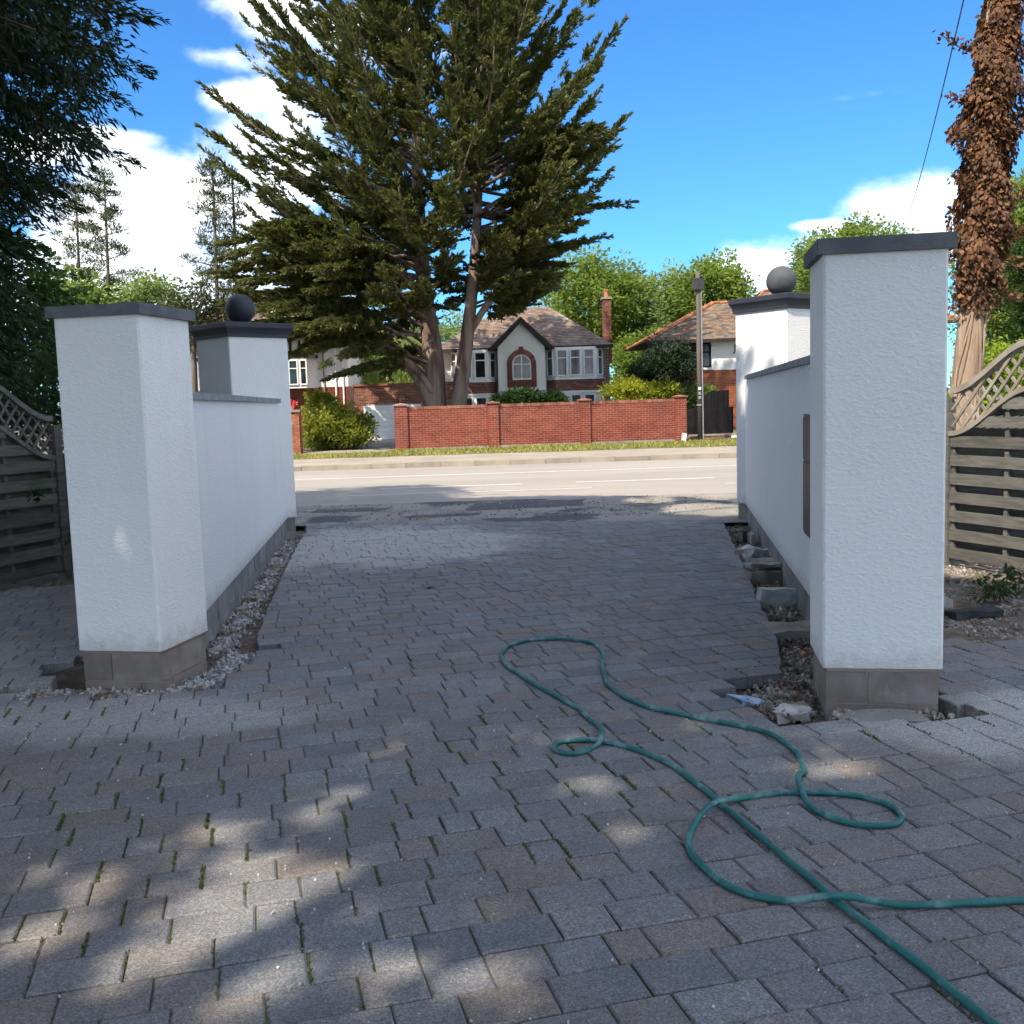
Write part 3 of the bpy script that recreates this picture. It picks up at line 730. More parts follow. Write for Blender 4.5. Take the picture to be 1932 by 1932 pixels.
for k in range(700):
    s_ = random.uniform(-1, 1.2); q = c0 + fl * s_ + Vector((fl.y, -fl.x)) * random.uniform(.05, .35); sp.append((q.x, q.y, -.04)); sz.append(random.uniform(.012, .04))
stones(sp, sz).build('fence_litter', 'soil', kind='stuff', label='dark soil crumbs and litter below the shaded fence', category='soil')
def block_thing(name, m, lab, cat, o, yaw, l, w, h, tilt=0, jag=.12, group=None, dust=False):
    mb = MB(); chunk(mb, o, yaw, l * .88, w * .88, h * .88, tilt, jag * 1.2, random.random())
    ob = mb.build(name, m, loc=tuple(o)); ob['label'] = lab; ob['category'] = cat
    if group: ob['group'] = group
    return ob
G = 'broken blocks lying in the trench'
def tr(y, k): return Vector((lerp(right_edge(y), xon(RW0, RW1, y), k), y, -.115))
block_thing('concrete_slab', 'black_slab', 'dark thin slab on edge at the road end of the trench', 'slab', tr(11.6, .55), R(80), .30, .045, .20, .1, group=G)
block_thing('concrete_slab', 'block_grey', 'thin grey slab on edge beside the dark one in the trench', 'slab', tr(11.3, .75), R(82), .34, .05, .22, 0, group=G)
block_thing('concrete_lump', 'mortar_rubble', 'pale rough lump of concrete in the trench beyond the dark faced block', 'rubble', tr(10.3, .5), R(30), .30, .24, .17, .1, .3, G)
block_thing('concrete_block', 'block_grey', 'small grey block leaning on the wall plinth in the trench', 'block', tr(9.75, .72), R(20), .28, .16, .16, .1, .15, G)
block_thing('concrete_block', 'block', 'large dark faced block with a whitened top in the trench', 'block', tr(9.0, .5), R(8), .40, .22, .19, .05, .12, G)
block_thing('concrete_block', 'mortar_rubble', 'flat whitened piece lying on the dark faced block', 'rubble', tr(9.05, .5) + Vector((0, 0, .19)), R(12), .36, .2, .035, 0, .3, G)
block_thing('concrete_slab', 'mortar_rubble', 'pale square slab dusted with white propped in the trench', 'slab', tr(7.95, .52), R(6), .36, .09, .22, .06, .1, G)
block_thing('concrete_slab', 'block', 'brown slab lying across the trench nearest the tall pillar', 'slab', tr(6.95, .5) + Vector((0, 0, .06)), R(4), .40, .36, .07, .02, .15, G)
block_thing('brick_piece', 'orange_brick', 'broken orange brick among the stones by the tall pillar', 'brick', tr(6.45, .5), R(30), .15, .1, .07, .2, .25)
block_thing('rubble_lump', 'mortar_rubble', 'pale mortar lump in the dug out corner by the tall pillar', 'rubble', Vector((1.42, 5.22, -.10)), R(15), .22, .15, .07, 0, .35)
block_thing('concrete_slab', 'block_grey', 'broken grey slab lying flat at the foot of the tall gate pillar', 'slab', Vector((1.80, 4.93, -.03)), R(-6), .46, .16, .045, 0, .35)
mb = MB(); chunk(mb, Vector((1.25, 5.42, -.09)), R(30), .18, .12, .05, .2, .5); ob = mb.build('plastic_scrap', 'blue_plastic', loc=(1.25, 5.42, -.09)); ob['label'] = 'crumpled scrap of pale blue plastic in the dug out corner'; ob['category'] = 'plastic'
bp = gp(1822, 1160)
block_thing('black_edging', 'black_slab', 'long black edging slab lying on the gravel by the tall pillar', 'slab', Vector((bp.x + .05, bp.y, -.02)), R(8), .42, .16, .07, 0, .25)
block_thing('brick_piece', 'block_grey', 'dark broken brick resting on the black edging slab', 'brick', Vector((bp.x - .14, bp.y + .06, .05)), R(35), .15, .1, .075, .15, .2)
# a fallen leaf on the blocks
lp = gp(800, 1110, .004); V = kites(np.array([lp, lp]), np.array([[1, .2, .12], [.9, .5, .2]]), .11, .05, np.array([[0, 0, 1.], [0, .3, 1.]]))
o = np_mesh('fallen_leaf', V, [.4, .7], 'leaf_green', loc=tuple(lp)); o['label'] = 'single fallen green leaf lying on the block paving'; o['category'] = 'leaf'

# ================================================================== plants: generators
def tube_tree(mb, pts, r0, r1, n=8, seg=8):
    """a limb through the given points, tapering from r0 to r1."""
    P = [Vector(p) for p in pts]; out = []
    if len(P) == 2: P = [P[0], lerp(P[0], P[1], .5), P[1]]
    for i in range(len(P) - 1):
        a, b, c, d = P[max(i - 1, 0)], P[i], P[i + 1], P[min(i + 2, len(P) - 1)]
        for k in range(seg):
            u = k / seg; out.append(.5 * ((2 * b) + (c - a) * u + (2 * a - 5 * b + 4 * c - d) * u * u + (3 * b - a - 3 * c + d) * u ** 3))
    out.append(P[-1]); m = len(out)
    mb.tube(out, [r0 + (r1 - r0) * (k / (m - 1)) ** .8 for k in range(m)], n)
    return out
def sprays(branches, n_spray, n_leaf, Ls, leafL, leafW, spread=.6, flat=.35, start=.3, droop=0.0, jit=.36):
    """feathery shoots along branch curves (each an (m,3) array): returns leaf quads and a tint for each."""
    C, D, Rn = [], [], []
    for br in branches:
        m = len(br); ts = np.sort(RNG.uniform(start, 1.0, n_spray)); ts[-1] = 1.0
        seg = np.clip((ts * (m - 1)).astype(int), 0, m - 2); fr = ts * (m - 1) - seg
        base = br[seg] + (br[seg + 1] - br[seg]) * fr[:, None]; tan = unit(br[seg + 1] - br[seg])
        side = unit(np.cross(tan, [0, 0, 1.])); sg = RNG.choice([-1, 1], n_spray)[:, None]
        d = unit(tan + side * sg * RNG.uniform(.1, 1, n_spray)[:, None] * spread * 1.6 + np.stack([np.zeros(n_spray), np.zeros(n_spray), RNG.normal(-droop, flat, n_spray)], 1))
        d[-1] = tan[-1]
        ln = Ls * RNG.uniform(.55, 1.15, n_spray) * (1.15 - .55 * ts); tone = RNG.random(n_spray) * .6 + .2 * ts
        for k in range(n_spray):
            u = RNG.random(n_leaf) ** .85
            c = base[k] + d[k] * (u * ln[k])[:, None] + RNG.normal(0, .045 * Ls, (n_leaf, 3)) * (1.1 - u)[:, None]
            C.append(c); D.append(unit(d[k] + RNG.normal(0, jit, (n_leaf, 3)))); Rn.append(np.clip(tone[k] * .7 + .45 * u * ts[k] + RNG.normal(0, .08, n_leaf), 0, 1))
    C = np.concatenate(C); D = np.concatenate(D); Rn = np.concatenate(Rn); n = len(C)
    return kites(C, D, leafL * RNG.uniform(.7, 1.3, n), leafW * RNG.uniform(.8, 1.2, n)), Rn
def curve(p0, p1, sag, n=9, up=.0):
    p0, p1 = np.array(p0, float), np.array(p1, float); u = np.linspace(0, 1, n)[:, None]
    q = p0 + (p1 - p0) * u; q[:, 2] += (-sag * 4 * u * (1 - u) + up * u ** 3)[:, 0]
    return q + RNG.normal(0, .03, (n, 3)) * np.linalg.norm(p1 - p0) * .12 * u * (1 - u) * 4
def clumps(cent, rad, n_cl, n_leaf, cl_r, leafL, leafW, shell=.5, squash=1.0, bumpy=.25, down=0.0):
    """leaf clumps through an uneven ellipsoid; returns quads and tints."""
    d = rand_dir(n_cl); rr_ = shell + (1 - shell) * RNG.random(n_cl) ** .6
    bump = 1 + bumpy * np.sin(d[:, 0] * 5 + d[:, 2] * 7 + cent[0]) * np.sin(d[:, 1] * 6 + d[:, 2] * 4 + cent[1]) + RNG.normal(0, .06, n_cl)
    c = np.array(cent) + d * (rr_ * bump)[:, None] * np.array(rad)
    cr = cl_r * RNG.uniform(.6, 1.3, n_cl)
    tone = RNG.random(n_cl)
    off = rand_dir(n_cl * n_leaf) * (RNG.random(n_cl * n_leaf) ** .45)[:, None] * np.repeat(cr, n_leaf)[:, None]; off[:, 2] *= .7
    C = np.repeat(c, n_leaf, 0) + off
    D = unit(off + rand_dir(len(C)) * .35 * cl_r + np.array([0, 0, -down * cl_r])); n = len(C)
    nr = unit(rand_dir(n) + np.array([0, 0, 1.2]))
    Rn = np.clip(np.repeat(tone, n_leaf) * .55 + RNG.random(n) * .35 + .25 * off[:, 2] / cl_r, 0, 1)
    return kites(C, D, leafL * RNG.uniform(.6, 1.3, n), leafW * RNG.uniform(.7, 1.2, n), nr), Rn
def broadleaf(name, base, cent, rad, label, m, cat='tree', group=None, n_cl=300, n_leaf=45, cl_r=.7, leafL=.26, leafW=.16, trunk=.22, bark='bark_grey', shell=.45, limbs=7, **kw):
    t = thing(name, tuple(base), label, cat, group)
    V, r = clumps(cent, rad, n_cl, n_leaf, cl_r, leafL, leafW, shell=shell, **kw)
    np_mesh('crown', V, r, m, t)
    mb = MB(); b = Vector(base); c = Vector(cent)
    tube_tree(mb, [b, lerp(b, c, .45) + Vector((random.gauss(0, .1), 0, 0)) * rad[0], c + Vector((0, 0, rad[2] * .35))], trunk, trunk * .25)
    for k in range(limbs):
        a = k * 2.4 + random.random(); s_ = lerp(b, c, random.uniform(.45, .95))
        e = c + Vector((math.cos(a) * rad[0] * .75, math.sin(a) * rad[1] * .75, rad[2] * random.uniform(-.35, .7)))
        tube_tree(mb, [s_, lerp(s_, e, .5) + Vector((0, 0, rad[2] * .12)), e], trunk * .45, trunk * .08, 6, 5)
    mb.build('trunk', bark, t, smooth=True)
    return t

# ================================================================== across the road: the brick garden wall
def bricks(mb, o, ex, nrm, L, H, bl=.212, bh=.062, j=.013, proud=.005, mask=None):
    """stretcher bond laid proud of a mortar face; o: bottom corner on the mortar face."""
    row = 0; z = 0
    while z < H - .02:
        x = -(bl + j) * .5 * (row % 2); h = min(bh, H - z)
        while x < L - .01:
            x0, x1 = max(x, 0), min(x + bl, L)
            if x1 - x0 > .02 and (mask is None or mask((x0 + x1) / 2, z + h / 2)):
                P = lambda u, w, y: (o[0] + ex[0] * u + nrm[0] * y, o[1] + ex[1] * u + nrm[1] * y, o[2] + w)
                y = proud + random.uniform(-.002, .002); r = random.random() ** 1.0
                a = [P(x0, z, y), P(x1, z, y), P(x1, z + h, y), P(x0, z + h, y)]; b = [P(x0, z, 0), P(x1, z, 0), P(x1, z + h, 0), P(x0, z + h, 0)]
                mb.face(a, r)
                for k in range(4): q = (k + 1) % 4; mb.face([a[q], a[k], b[k], b[q]], r)
            x += bl + j
        z += bh + j; row += 1
wa, wb = Vector((-3.72, 35.2)), Vector((6.24, 36.2)); wd = (wb - wa).normalized(); wn = Vector((wd.y, -wd.x)); WL = (wb - wa).length
t = thing('brick_wall', (*lerp(wa, wb, .5), .09), 'long red brick garden wall with four capped piers across the road', 'wall')
WH = 1.47
mb = MB(); mb.box((wa.x, wa.y, 0), wd, -wn, 0, WL, .0, .21, .0, WH); mb.build('mortar_core', 'mortar', t)
mb = MB(); bricks(mb, (wa.x, wa.y, .16), wd, wn, WL, WH - .16); mb.build('brickwork', 'brick_red', t, kind='stuff')
mb = MB(); mb.box((wa.x, wa.y, 0), wd, -wn, -.02, WL + .02, -.03, .24, .0, .155); mb.build('plinth', 'block_grey', t)
n = int(WL / .115)
mb = MB()
for k in range(n): mb.box((wa.x, wa.y, 0), wd, -wn, WL * k / n + .004, WL * (k + 1) / n - .004, -.02, .23, WH, WH + .105 + random.uniform(-.004, .004), random.random())
mb.build('coping_bricks', 'coping_brick', t, kind='stuff')
for k, (px, w) in enumerate(((757, .44), (931, .36), (1104, .36), (1284, .40))):
    d = ray(px, 800); s_ = 0
    # where the sight line meets the wall's line
    den = d[0] * wd.y - d[1] * wd.x; s_ = (wa.y * d[0] - wa.x * d[1]) / -den
    x0 = s_ - w / 2; H = 1.62 if k in (0, 3) else 1.60
    pr = MB(); bricks(pr, (wa.x + wd.x * x0 + wn.x * .075, wa.y + wd.y * x0 + wn.y * .075, .10), wd, wn, w, H - .10)
    bricks(pr, (wa.x + wd.x * (x0 + w) + wn.x * .075, wa.y + wd.y * (x0 + w) + wn.y * .075, .10), -wn, wd, .30, H - .10)
    bricks(pr, (wa.x + wd.x * x0 - wn.x * .225, wa.y + wd.y * x0 - wn.y * .225, .10), wn, -wd, .30, H - .10)
    p = pr.build('pier', 'brick_red', t)
    c = MB(); c.box((wa.x + wd.x * x0, wa.y + wd.y * x0, 0), wd, -wn, .0, w, -.075, .225, .08, H); c.build('pier_core', 'mortar', p)
    c = MB(); q = .05; P = lambda u, y, z: (wa.x + wd.x * (x0 + u) - wn.x * y, wa.y + wd.y * (x0 + u) - wn.y * y, z)
    b = [P(-q, -.075 - q, H), P(w + q, -.075 - q, H), P(w + q, .225 + q, H), P(-q, .225 + q, H)]; u_ = [(x, y, z + .04) for x, y, z in b]
    c.hexa(b, u_, .5, skip=(1,)); ap = P(w / 2, .075, H + .085)
    for i in range(4): c.face([u_[i], u_[(i + 1) % 4], ap])
    c.build('pier_cap', 'stone_cap' if k == 0 else 'coping_brick', p)

# lone gate pier on the other side of that entrance
gc = Vector((-7.45, 35.55))
t = thing('brick_gate_pier', (gc.x, gc.y, .09), 'square red brick gate pier with grey cap beside the big bush', 'pier')
mb = MB(); w = .46; H = 1.52
mb.box((gc.x, gc.y, 0), (1, 0), (0, 1), -w / 2, w / 2, -w / 2, w / 2, .06, H); mb.build('pier_core', 'mortar', t)
mb = MB(); bricks(mb, (gc.x - w / 2, gc.y - w / 2, .09), Vector((1, 0)), Vector((0, -1)), w, H - .09); bricks(mb, (gc.x + w / 2, gc.y - w / 2, .09), Vector((0, 1)), Vector((1, 0)), w, H - .09)
mb.build('brickwork', 'brick_orange', t)
mb = MB(); mb.box((gc.x, gc.y, 0), (1, 0), (0, 1), -.29, .29, -.29, .29, H, H + .07); mb.build('pier_cap', 'stone_cap', t)
mb = MB(); mb.tube([(gc.x - .02, gc.y - w / 2 - .006, 1.13), (gc.x - .02, gc.y - w / 2 - .022, 1.13)], .075, 16); mb.build('number_plaque', 'stone_cap', t)
t = thing('flower_pot', (gc.x - .08, gc.y, H + .07), 'small white pot of red flowers on the brick gate pier', 'flower pot')
mb = MB(); mb.tube([(gc.x - .08, gc.y, H + .07), (gc.x - .08, gc.y, H + .2)], [.09, .13], 14); mb.build('pot', 'white_paint', t)
V, r = clumps((gc.x - .08, gc.y, H + .26), (.24, .2, .12), 26, 12, .07, .07, .05); np_mesh('flowers', V, r, 'red_flower', t)

# ================================================================== houses
def window(t, x0, x1, z0, z1, y, cols=1, transom=None, frame='white_paint', fw=.06, glass='glass', ex=(1, 0), n=(0, -1), o=None, dep=.07):
    """a casement in a wall face: the frame is a part, the panes are its sub-parts. o: origin of the face, x runs along ex."""
    o = o or (0, y, 0)
    m = MB(); ey = (-n[0], -n[1])
    def bx(mm, a, b, c, d, y0, y1, **k): mm.box(o, ex, ey, a, b, y0, y1, c, d, **k)
    bx(m, x0, x1, z1 - fw, z1, -dep, .02); bx(m, x0, x1, z0, z0 + fw, -dep, .02)
    bx(m, x0, x0 + fw, z0 + fw, z1 - fw, -dep, .02); bx(m, x1 - fw, x1, z0 + fw, z1 - fw, -dep, .02)
    cw = (x1 - x0 - fw) / cols
    for k in range(1, cols): bx(m, x0 + cw * k, x0 + cw * k + fw, z0 + fw, z1 - fw, -dep + .004, .02)
    if transom: bx(m, x0 + fw, x1 - fw, transom, transom + fw * .8, -dep + .008, .02)
    f = m.build('window', frame, t)
    for k in range(cols):
        for a, b in (((z0 + fw, transom), (transom + fw * .8, z1 - fw)) if transom else ((z0 + fw, z1 - fw),)):
            g = MB(); bx(g, x0 + cw * k + fw, x0 + cw * (k + 1), a, b, -.012, .012); g.build('pane', glass, f)
    return f
def tiles(mb, eave, ridge, n_rows, tw=.20, step=.018):
    """courses of tiles on the plane between two edges given as (a, b) pairs of points; the ridge edge may be one point."""
    ea, eb = Vector(eave[0]), Vector(eave[1]); ra, rb = Vector(ridge[0]), Vector(ridge[1])
    nrm = (eb - ea).cross(ra - ea)
    if nrm.length < 1e-6: nrm = (eb - ea).cross(rb - ea)
    nrm.normalize()
    if nrm.z < 0: nrm = -nrm
    for k in range(n_rows):
        u0, u1 = k / n_rows, (k + 1.06) / n_rows
        a0, b0 = lerp(ea, ra, u0), lerp(eb, rb, u0); a1, b1 = lerp(ea, ra, min(u1, 1)), lerp(eb, rb, min(u1, 1))
        m = max(1, int((b0 - a0).length / tw))
        for i in range(m):
            s0, s1 = i / m, (i + .97) / m; r = random.random(); up = nrm * (step + random.uniform(-.004, .004))
            p, q, c, d = lerp(a0, b0, s0) + up, lerp(a0, b0, s1) + up, lerp(a1, b1, s1), lerp(a1, b1, s0)
            mb.face([p, q, c, d], r); mb.face([p - up, q - up, q, p], r)
def hip_roof(t, x0, x1, y0, y1, ze, rx0, rx1, ry, zr, m, rows=26, ridge_m=None, name='roof'):
    e = [(x0, y0, ze), (x1, y0, ze), (x1, y1, ze), (x0, y1, ze)]; a, b = (rx0, ry, zr), (rx1, ry, zr)
    mb = MB(); mb.face([e[0], e[1], b, a]); mb.face([e[1], e[2], b]); mb.face([e[2], e[3], a, b]); mb.face([e[3], e[0], a])
    mb.face([e[3], e[2], e[1], e[0]])
    rf = mb.build(name, 'dark_timber', t)
    mb = MB(); tiles(mb, (e[0], e[1]), (a, b), rows); tiles(mb, (e[1], e[2]), (b, b), rows); tiles(mb, (e[3], e[0]), (a, a), rows)
    mb.build('roof_tiles', m, rf, kind='stuff')
    if ridge_m:
        for p, q in ((e[0], a), (a, b), (b, e[1]), (b, e[2]), (a, e[3])):
            p, q = Vector(p), Vector(q); n_ = int((q - p).length / .33); mb = MB()
            for k in range(n_): mb.tube([lerp(p, q, k / n_) + Vector((0, 0, .03)), lerp(p, q, (k + .93) / n_) + Vector((0, 0, .05))], .085, 6, random.random())
            mb.build('ridge_tiles', ridge_m, rf)
    mb = MB(); mb.box((0, 0, 0), (1, 0), (0, 1), x0 - .02, x1 + .02, y0 - .03, y0 + .03, ze - .14, ze + .02); mb.build('gutter', 'dark_timber', rf)
    return rf
# --- the gabled house in the middle
Y0 = 50.0
hx0, hx1 = at(836, 700, Y0).x, at(1150, 700, Y0).x
ze = at(1090, 652, 49.5).z; zr = at(1034, 578.5, 53.6).z; rxr = at(1034, 578.5, 53.6).x
t = thing('house', (lerp(hx0, hx1, .5), Y0, .08), 'white gabled house with arched window and brown tiled roof behind the brick wall', 'house', 'houses across the road')
mb = MB(); mb.box((0, Y0, 0), (1, 0), (0, 1), hx0, hx1, 0, 7.2, .08, ze - .04); mb.build('wall', 'cream_wall', t)
hip_roof(t, hx0 - .45, at(1156, 648, 49.5).x, 49.45, 57.7, ze, hx0 + 2.9, rxr, 53.6, zr, 'tile_brown')
Z = lambda y, Y=Y0: at(1000, y, Y).z - 0.0
zs = Z(719.5); zb = Z(744); zh = Z(664)
def bay(px0, px1, splay, cols, sill_y):
    """two-storey bay: front face and two splayed sides, windows above and below, brick between."""
    yb = Y0 - .62; a, b = at(px0, 700, yb).x, at(px1, 700, yb).x
    pts = [(a - splay, Y0 + .02), (a, yb), (b, yb), (b + splay, Y0 + .02)]
    z1 = at(1085, 715.5, yb).z; z0 = at(1085, 737, yb).z; zt = ze - .06
    mb = MB(); mb.prism(pts, .08, z0); mb.build('bay_base', 'white_paint', t)
    core = MB(); core.prism(pts, z0, z1); core.build('bay_panel', 'mortar', t)
    up = MB(); up.prism(pts, z1, zt); up.build('bay_upper', 'white_paint', t)
    bk = MB()
    for p, q in zip(pts, pts[1:]):
        p, q = Vector(p), Vector(q); e = (q - p).normalized(); bricks(bk, (p.x, p.y, z0 + .02), e, Vector((e.y, -e.x)), (q - p).length, z1 - z0 - .04, bl=.21)
    bk.build('brick_panel', 'brick_brown', t)
    sl = MB(); o_ = .05; sl.prism([(a - splay - o_, Y0), (a - o_ * .5, yb - o_), (b + o_ * .5, yb - o_), (b + splay + o_, Y0)], z1, z1 + .09); sl.build('bay_sill', 'white_paint', t)
    sl = MB(); sl.prism([(a - splay - o_, Y0), (a - o_ * .5, yb - o_), (b + o_ * .5, yb - o_), (b + splay + o_, Y0)], z0 - .10, z0 - .005); sl.build('bay_band', 'white_paint', t)
    w0 = z1 + .17; w1 = zt - .10; L = b - a; cw = L / cols
    for k in range(cols):
        window(t, k * cw + .06, (k + 1) * cw - .06, w0, w1, 0, 1, w0 + (w1 - w0) * .66, o=(a, yb, 0), glass='glass_grey' if px0 > 1000 else 'glass')
        window(t, k * cw + .06, (k + 1) * cw - .06, .75, z0 - .16, 0, 1, z0 - .62, o=(a, yb, 0), glass='glass_grey' if px0 > 1000 else 'glass')
    for p, q in ((pts[0], pts[1]), (pts[2], pts[3])):
        p, q = Vector(p), Vector(q); e = (q - p).normalized(); l = (q - p).length
        window(t, .12, l - .12, w0, w1, 0, 1, w0 + (w1 - w0) * .66, o=(p.x, p.y, 0), ex=e, n=(e.y, -e.x), glass='glass_grey')
bay(1048, 1124, .42, 3, 715); bay(866, 920, .42, 2, 719)
# gable between the bays
gx0, gx1 = at(940, 700, Y0 - .75).x, at(1029, 700, Y0 - .75).x; yg = Y0 - .75; za = at(980, 609, yg).z; zg = at(980, 655, yg).z
mb = MB(); i = len(mb.v)
pr = [(gx0, zg), (gx0, at(980, 738, yg).z), (gx1, at(980, 738, yg).z), (gx1, zg), ((gx0 + gx1) / 2, za)]
f = [(x, yg, z) for x, z in pr]; bk_ = [(x, Y0 + 1.5, z) for x, z in pr]
mb.face(f[::1]); mb.face(bk_[::-1])
for k in range(5): q = (k + 1) % 5; mb.face([f[q], f[k], bk_[k], bk_[q]])
mb.build('gable', 'cream_wall', t)
mb = MB(); mb.box((0, yg, 0), (1, 0), (0, 1), gx0 + .05, gx1 - .05, .04, 1.2, .08, at(980, 738, yg).z); mb.build('porch', 'cream_wall', t)
mb = MB(); mb.box((0, yg, 0), (1, 0), (0, 1), gx0 - .03, gx1 + .03, -.05, .3, at(980, 741, yg).z, at(980, 737, yg).z); mb.build('gable_band', 'wall_coping', t)
gm = (gx0 + gx1) / 2; ov = .35
for sg, nm in ((-1, 'x'), (1, 'y')):
    ex_ = gm + sg * ((gx1 - gx0) / 2 + ov); sl_ = (za - zg) / ((gx1 - gx0) / 2); zx = zg - ov * sl_ * .55
    pk = Vector((gm, yg - .16, za + .26)); ed = Vector((ex_, yg - .16, zx + .20)); dn = Vector((0, 0, -.27)); bkv = Vector((0, .07, 0))
    mb = MB(); q = [ed, pk, pk + dn, ed + dn] if sg < 0 else [pk, ed, ed + dn, pk + dn]
    r_ = [v + bkv for v in q]; mb.face(q[::-1]); mb.face(r_)
    for k in range(4): j = (k + 1) % 4; mb.face([q[k], q[j], r_[j], r_[k]])
    mb.build('bargeboard', 'dark_timber', t)
    mb = MB(); back = Vector((0, 4.2, 0)); e1, e2 = ed + Vector((0, .03, .02)), pk + Vector((0, .03, .02))
    tiles(mb, (e1, e1 + back * .55), (e2, e2 + back * .8), 12) if sg > 0 else tiles(mb, (e1 + back * .55, e1), (e2 + back * .8, e2), 12)
    mb.build('gable_roof', 'tile_brown', t, kind='stuff')
# arched window with its brick surround
ax0, ax1 = at(966.5, 700, yg).x, at(1002.5, 700, yg).x; az0 = at(985, 716.5, yg).z; az1 = at(985, 668.5, yg).z; ar = (ax1 - ax0) / 2; ac = (ax0 + ax1) / 2; asp = az1 - ar
def arch_pts(r, zbot, n=14): return [(ac - r, zbot)] + [(ac - r * math.cos(math.pi * k / n), asp + r * math.sin(math.pi * k / n)) for k in range(n + 1)] + [(ac + r, zbot)]
def band(mb, inner, outer, y0, y1):
    for (a, b), (c, d) in zip(zip(inner, inner[1:]), zip(outer, outer[1:])):
        mb.hexa([(a[0], y1, a[1]), (a[0], y0, a[1]), (c[0], y0, c[1]), (c[0], y1, c[1])], [(b[0], y1, b[1]), (b[0], y0, b[1]), (d[0], y0, d[1]), (d[0], y1, d[1])], random.random())
mb = MB(); band(mb, arch_pts(ar, az0), arch_pts(ar + .24, az0), yg - .05, yg + .02)
mb.box((0, yg, 0), (1, 0), (0, 1), ac - ar - .24, ac + ar + .24, -.05, .02, at(985, 731, yg).z, az0 - .005, .3)
mb.box((0, yg, 0), (1, 0), (0, 1), ac - .11, ac + .11, -.075, .02, asp + ar + .02, asp + ar + .36, .4)
mb.build('arch_surround', 'brick_brown', t)
mb = MB(); band(mb, arch_pts(ar - .06, az0 + .06), arch_pts(ar, az0), yg - .03, yg + .03); mb.box((0, yg, 0), (1, 0), (0, 1), ac - ar, ac + ar, -.035, .03, az0, az0 + .07)
mb.box((0, yg, 0), (1, 0), (0, 1), ac - .025, ac + .025, -.03, .03, az0 + .07, asp + ar - .05); mb.box((0, yg, 0), (1, 0), (0, 1), ac - ar + .05, ac + ar - .05, -.028, .03, asp - .04, asp + .02)
aw = mb.build('arched_window', 'white_paint', t)
for sg in (-1, 1):
    g = MB(); ap_ = [(p[0], yg - .008, p[1]) for p in arch_pts(ar - .05, az0 + .05) if (p[0] - ac) * sg >= -1e-6]
    ap_ = ap_ + ([(ac, yg - .008, az0 + .05)] if True else [])
    if sg > 0: ap_ = ap_
    g.face(ap_); g.build('pane', 'glass_grey', aw)
# brick corner at the side, chimney
mb = MB(); bricks(mb, (at(1138, 700, Y0).x, Y0 - .004, .09), Vector((1, 0)), Vector((0, -1)), hx1 - at(1138, 700, Y0).x + .01, ze - .25); mb.build('brick_corner', 'brick_brown', t)
cx0, cx1 = at(1138.5, 600, 53).x, at(1153, 600, 53).x; cz = at(1145, 564, 53).z
mb = MB(); mb.box((0, 53, 0), (1, 0), (0, 1), cx0 + .01, cx1 - .01, .01, .7, 3.5, cz); ch = mb.build('chimney', 'mortar', t)
mb = MB(); bricks(mb, (cx0, 53, 3.5), Vector((1, 0)), Vector((0, -1)), cx1 - cx0, cz - 3.5); bricks(mb, (cx1, 53, 3.5), Vector((0, 1)), Vector((1, 0)), .7, cz - 3.5); bricks(mb, (cx0, 53.7, 3.5), Vector((0, -1)), Vector((-1, 0)), .7, cz - 3.5); mb.build('chimney_bricks', 'brick_brown', ch)
mb = MB(); mb.box((0, 53, 0), (1, 0), (0, 1), cx0 - .06, cx1 + .06, -.06, .76, cz, cz + .09); mb.build('chimney_cap', 'stone_cap', ch)
mb = MB(); cc = (cx0 + cx1) / 2; mb.tube([(cc, 53.3, cz + .09), (cc, 53.3, cz + .42), (cc, 53.3, cz + .44), (cc, 53.3, cz + .5)], [.11, .10, .13, .12], 12); mb.build('chimney_pot', 'terracotta', ch)

# --- garage between the houses
gy = 47.2; ga, gb = at(669, 780, gy).x, at(862, 780, gy).x; gt = at(740, 727, gy).z
t = thing('garage', (lerp(ga, gb, .5), gy, .09), 'flat roofed brick garage with white door behind the big bush', 'garage')
mb = MB(); mb.box((0, gy, 0), (1, 0), (0, 1), ga, gb, .0, 5.5, .08, gt); mb.build('wall', 'mortar', t)
da, db = at(690, 800, gy).x, at(840, 800, gy).x; dz = at(720, 765, gy).z
mb = MB(); bricks(mb, (ga, gy, .09), Vector((1, 0)), Vector((0, -1)), gb - ga, gt - .09, mask=lambda x, z: not (da - ga < x < db - ga and z < dz)); mb.build('brickwork', 'brick_brown', t)
mb = MB(); mb.box((0, gy, 0), (1, 0), (0, 1), ga - .05, gb + .05, -.06, 5.6, gt, gt + .09); mb.build('roof_edge', 'coping_brick', t)
mb = MB(); mb.box((0, gy, 0), (1, 0), (0, 1), da - .06, db + .06, -.03, .05, .09, dz); dr = mb.build('garage_door', 'garage_white', t)
for k in range(8):
    z0 = .11 + (dz - .13) * k / 8; mb = MB(); mb.box((0, gy, 0), (1, 0), (0, 1), da, db, -.055, -.031, z0 + .008, z0 + (dz - .13) / 8 - .012); mb.build('door_slat', 'garage_white', dr)
lx, lz = at(811, 747, gy).x, at(811, 747, gy).z
t = thing('wall_lamp', (lx, gy - .1, lz), 'white bowl shaped wall lamp on the garage front', 'lamp')
mb = MB(); mb.tube([(lx, gy - .14, lz - .12), (lx, gy - .14, lz - .05), (lx, gy - .14, lz + .08)], [.05, .14, .17], 14); mb.build('lamp_shade', 'white_paint', t)
mb = MB(); mb.tube([(lx, gy - .005, lz - .08), (lx, gy - .14, lz - .08)], .02, 6); mb.build('bracket', 'white_paint', t)
t = thing('alarm_box', (lx + .06, gy - .05, lz - .33), 'small white box on the garage front under the wall lamp', 'box')
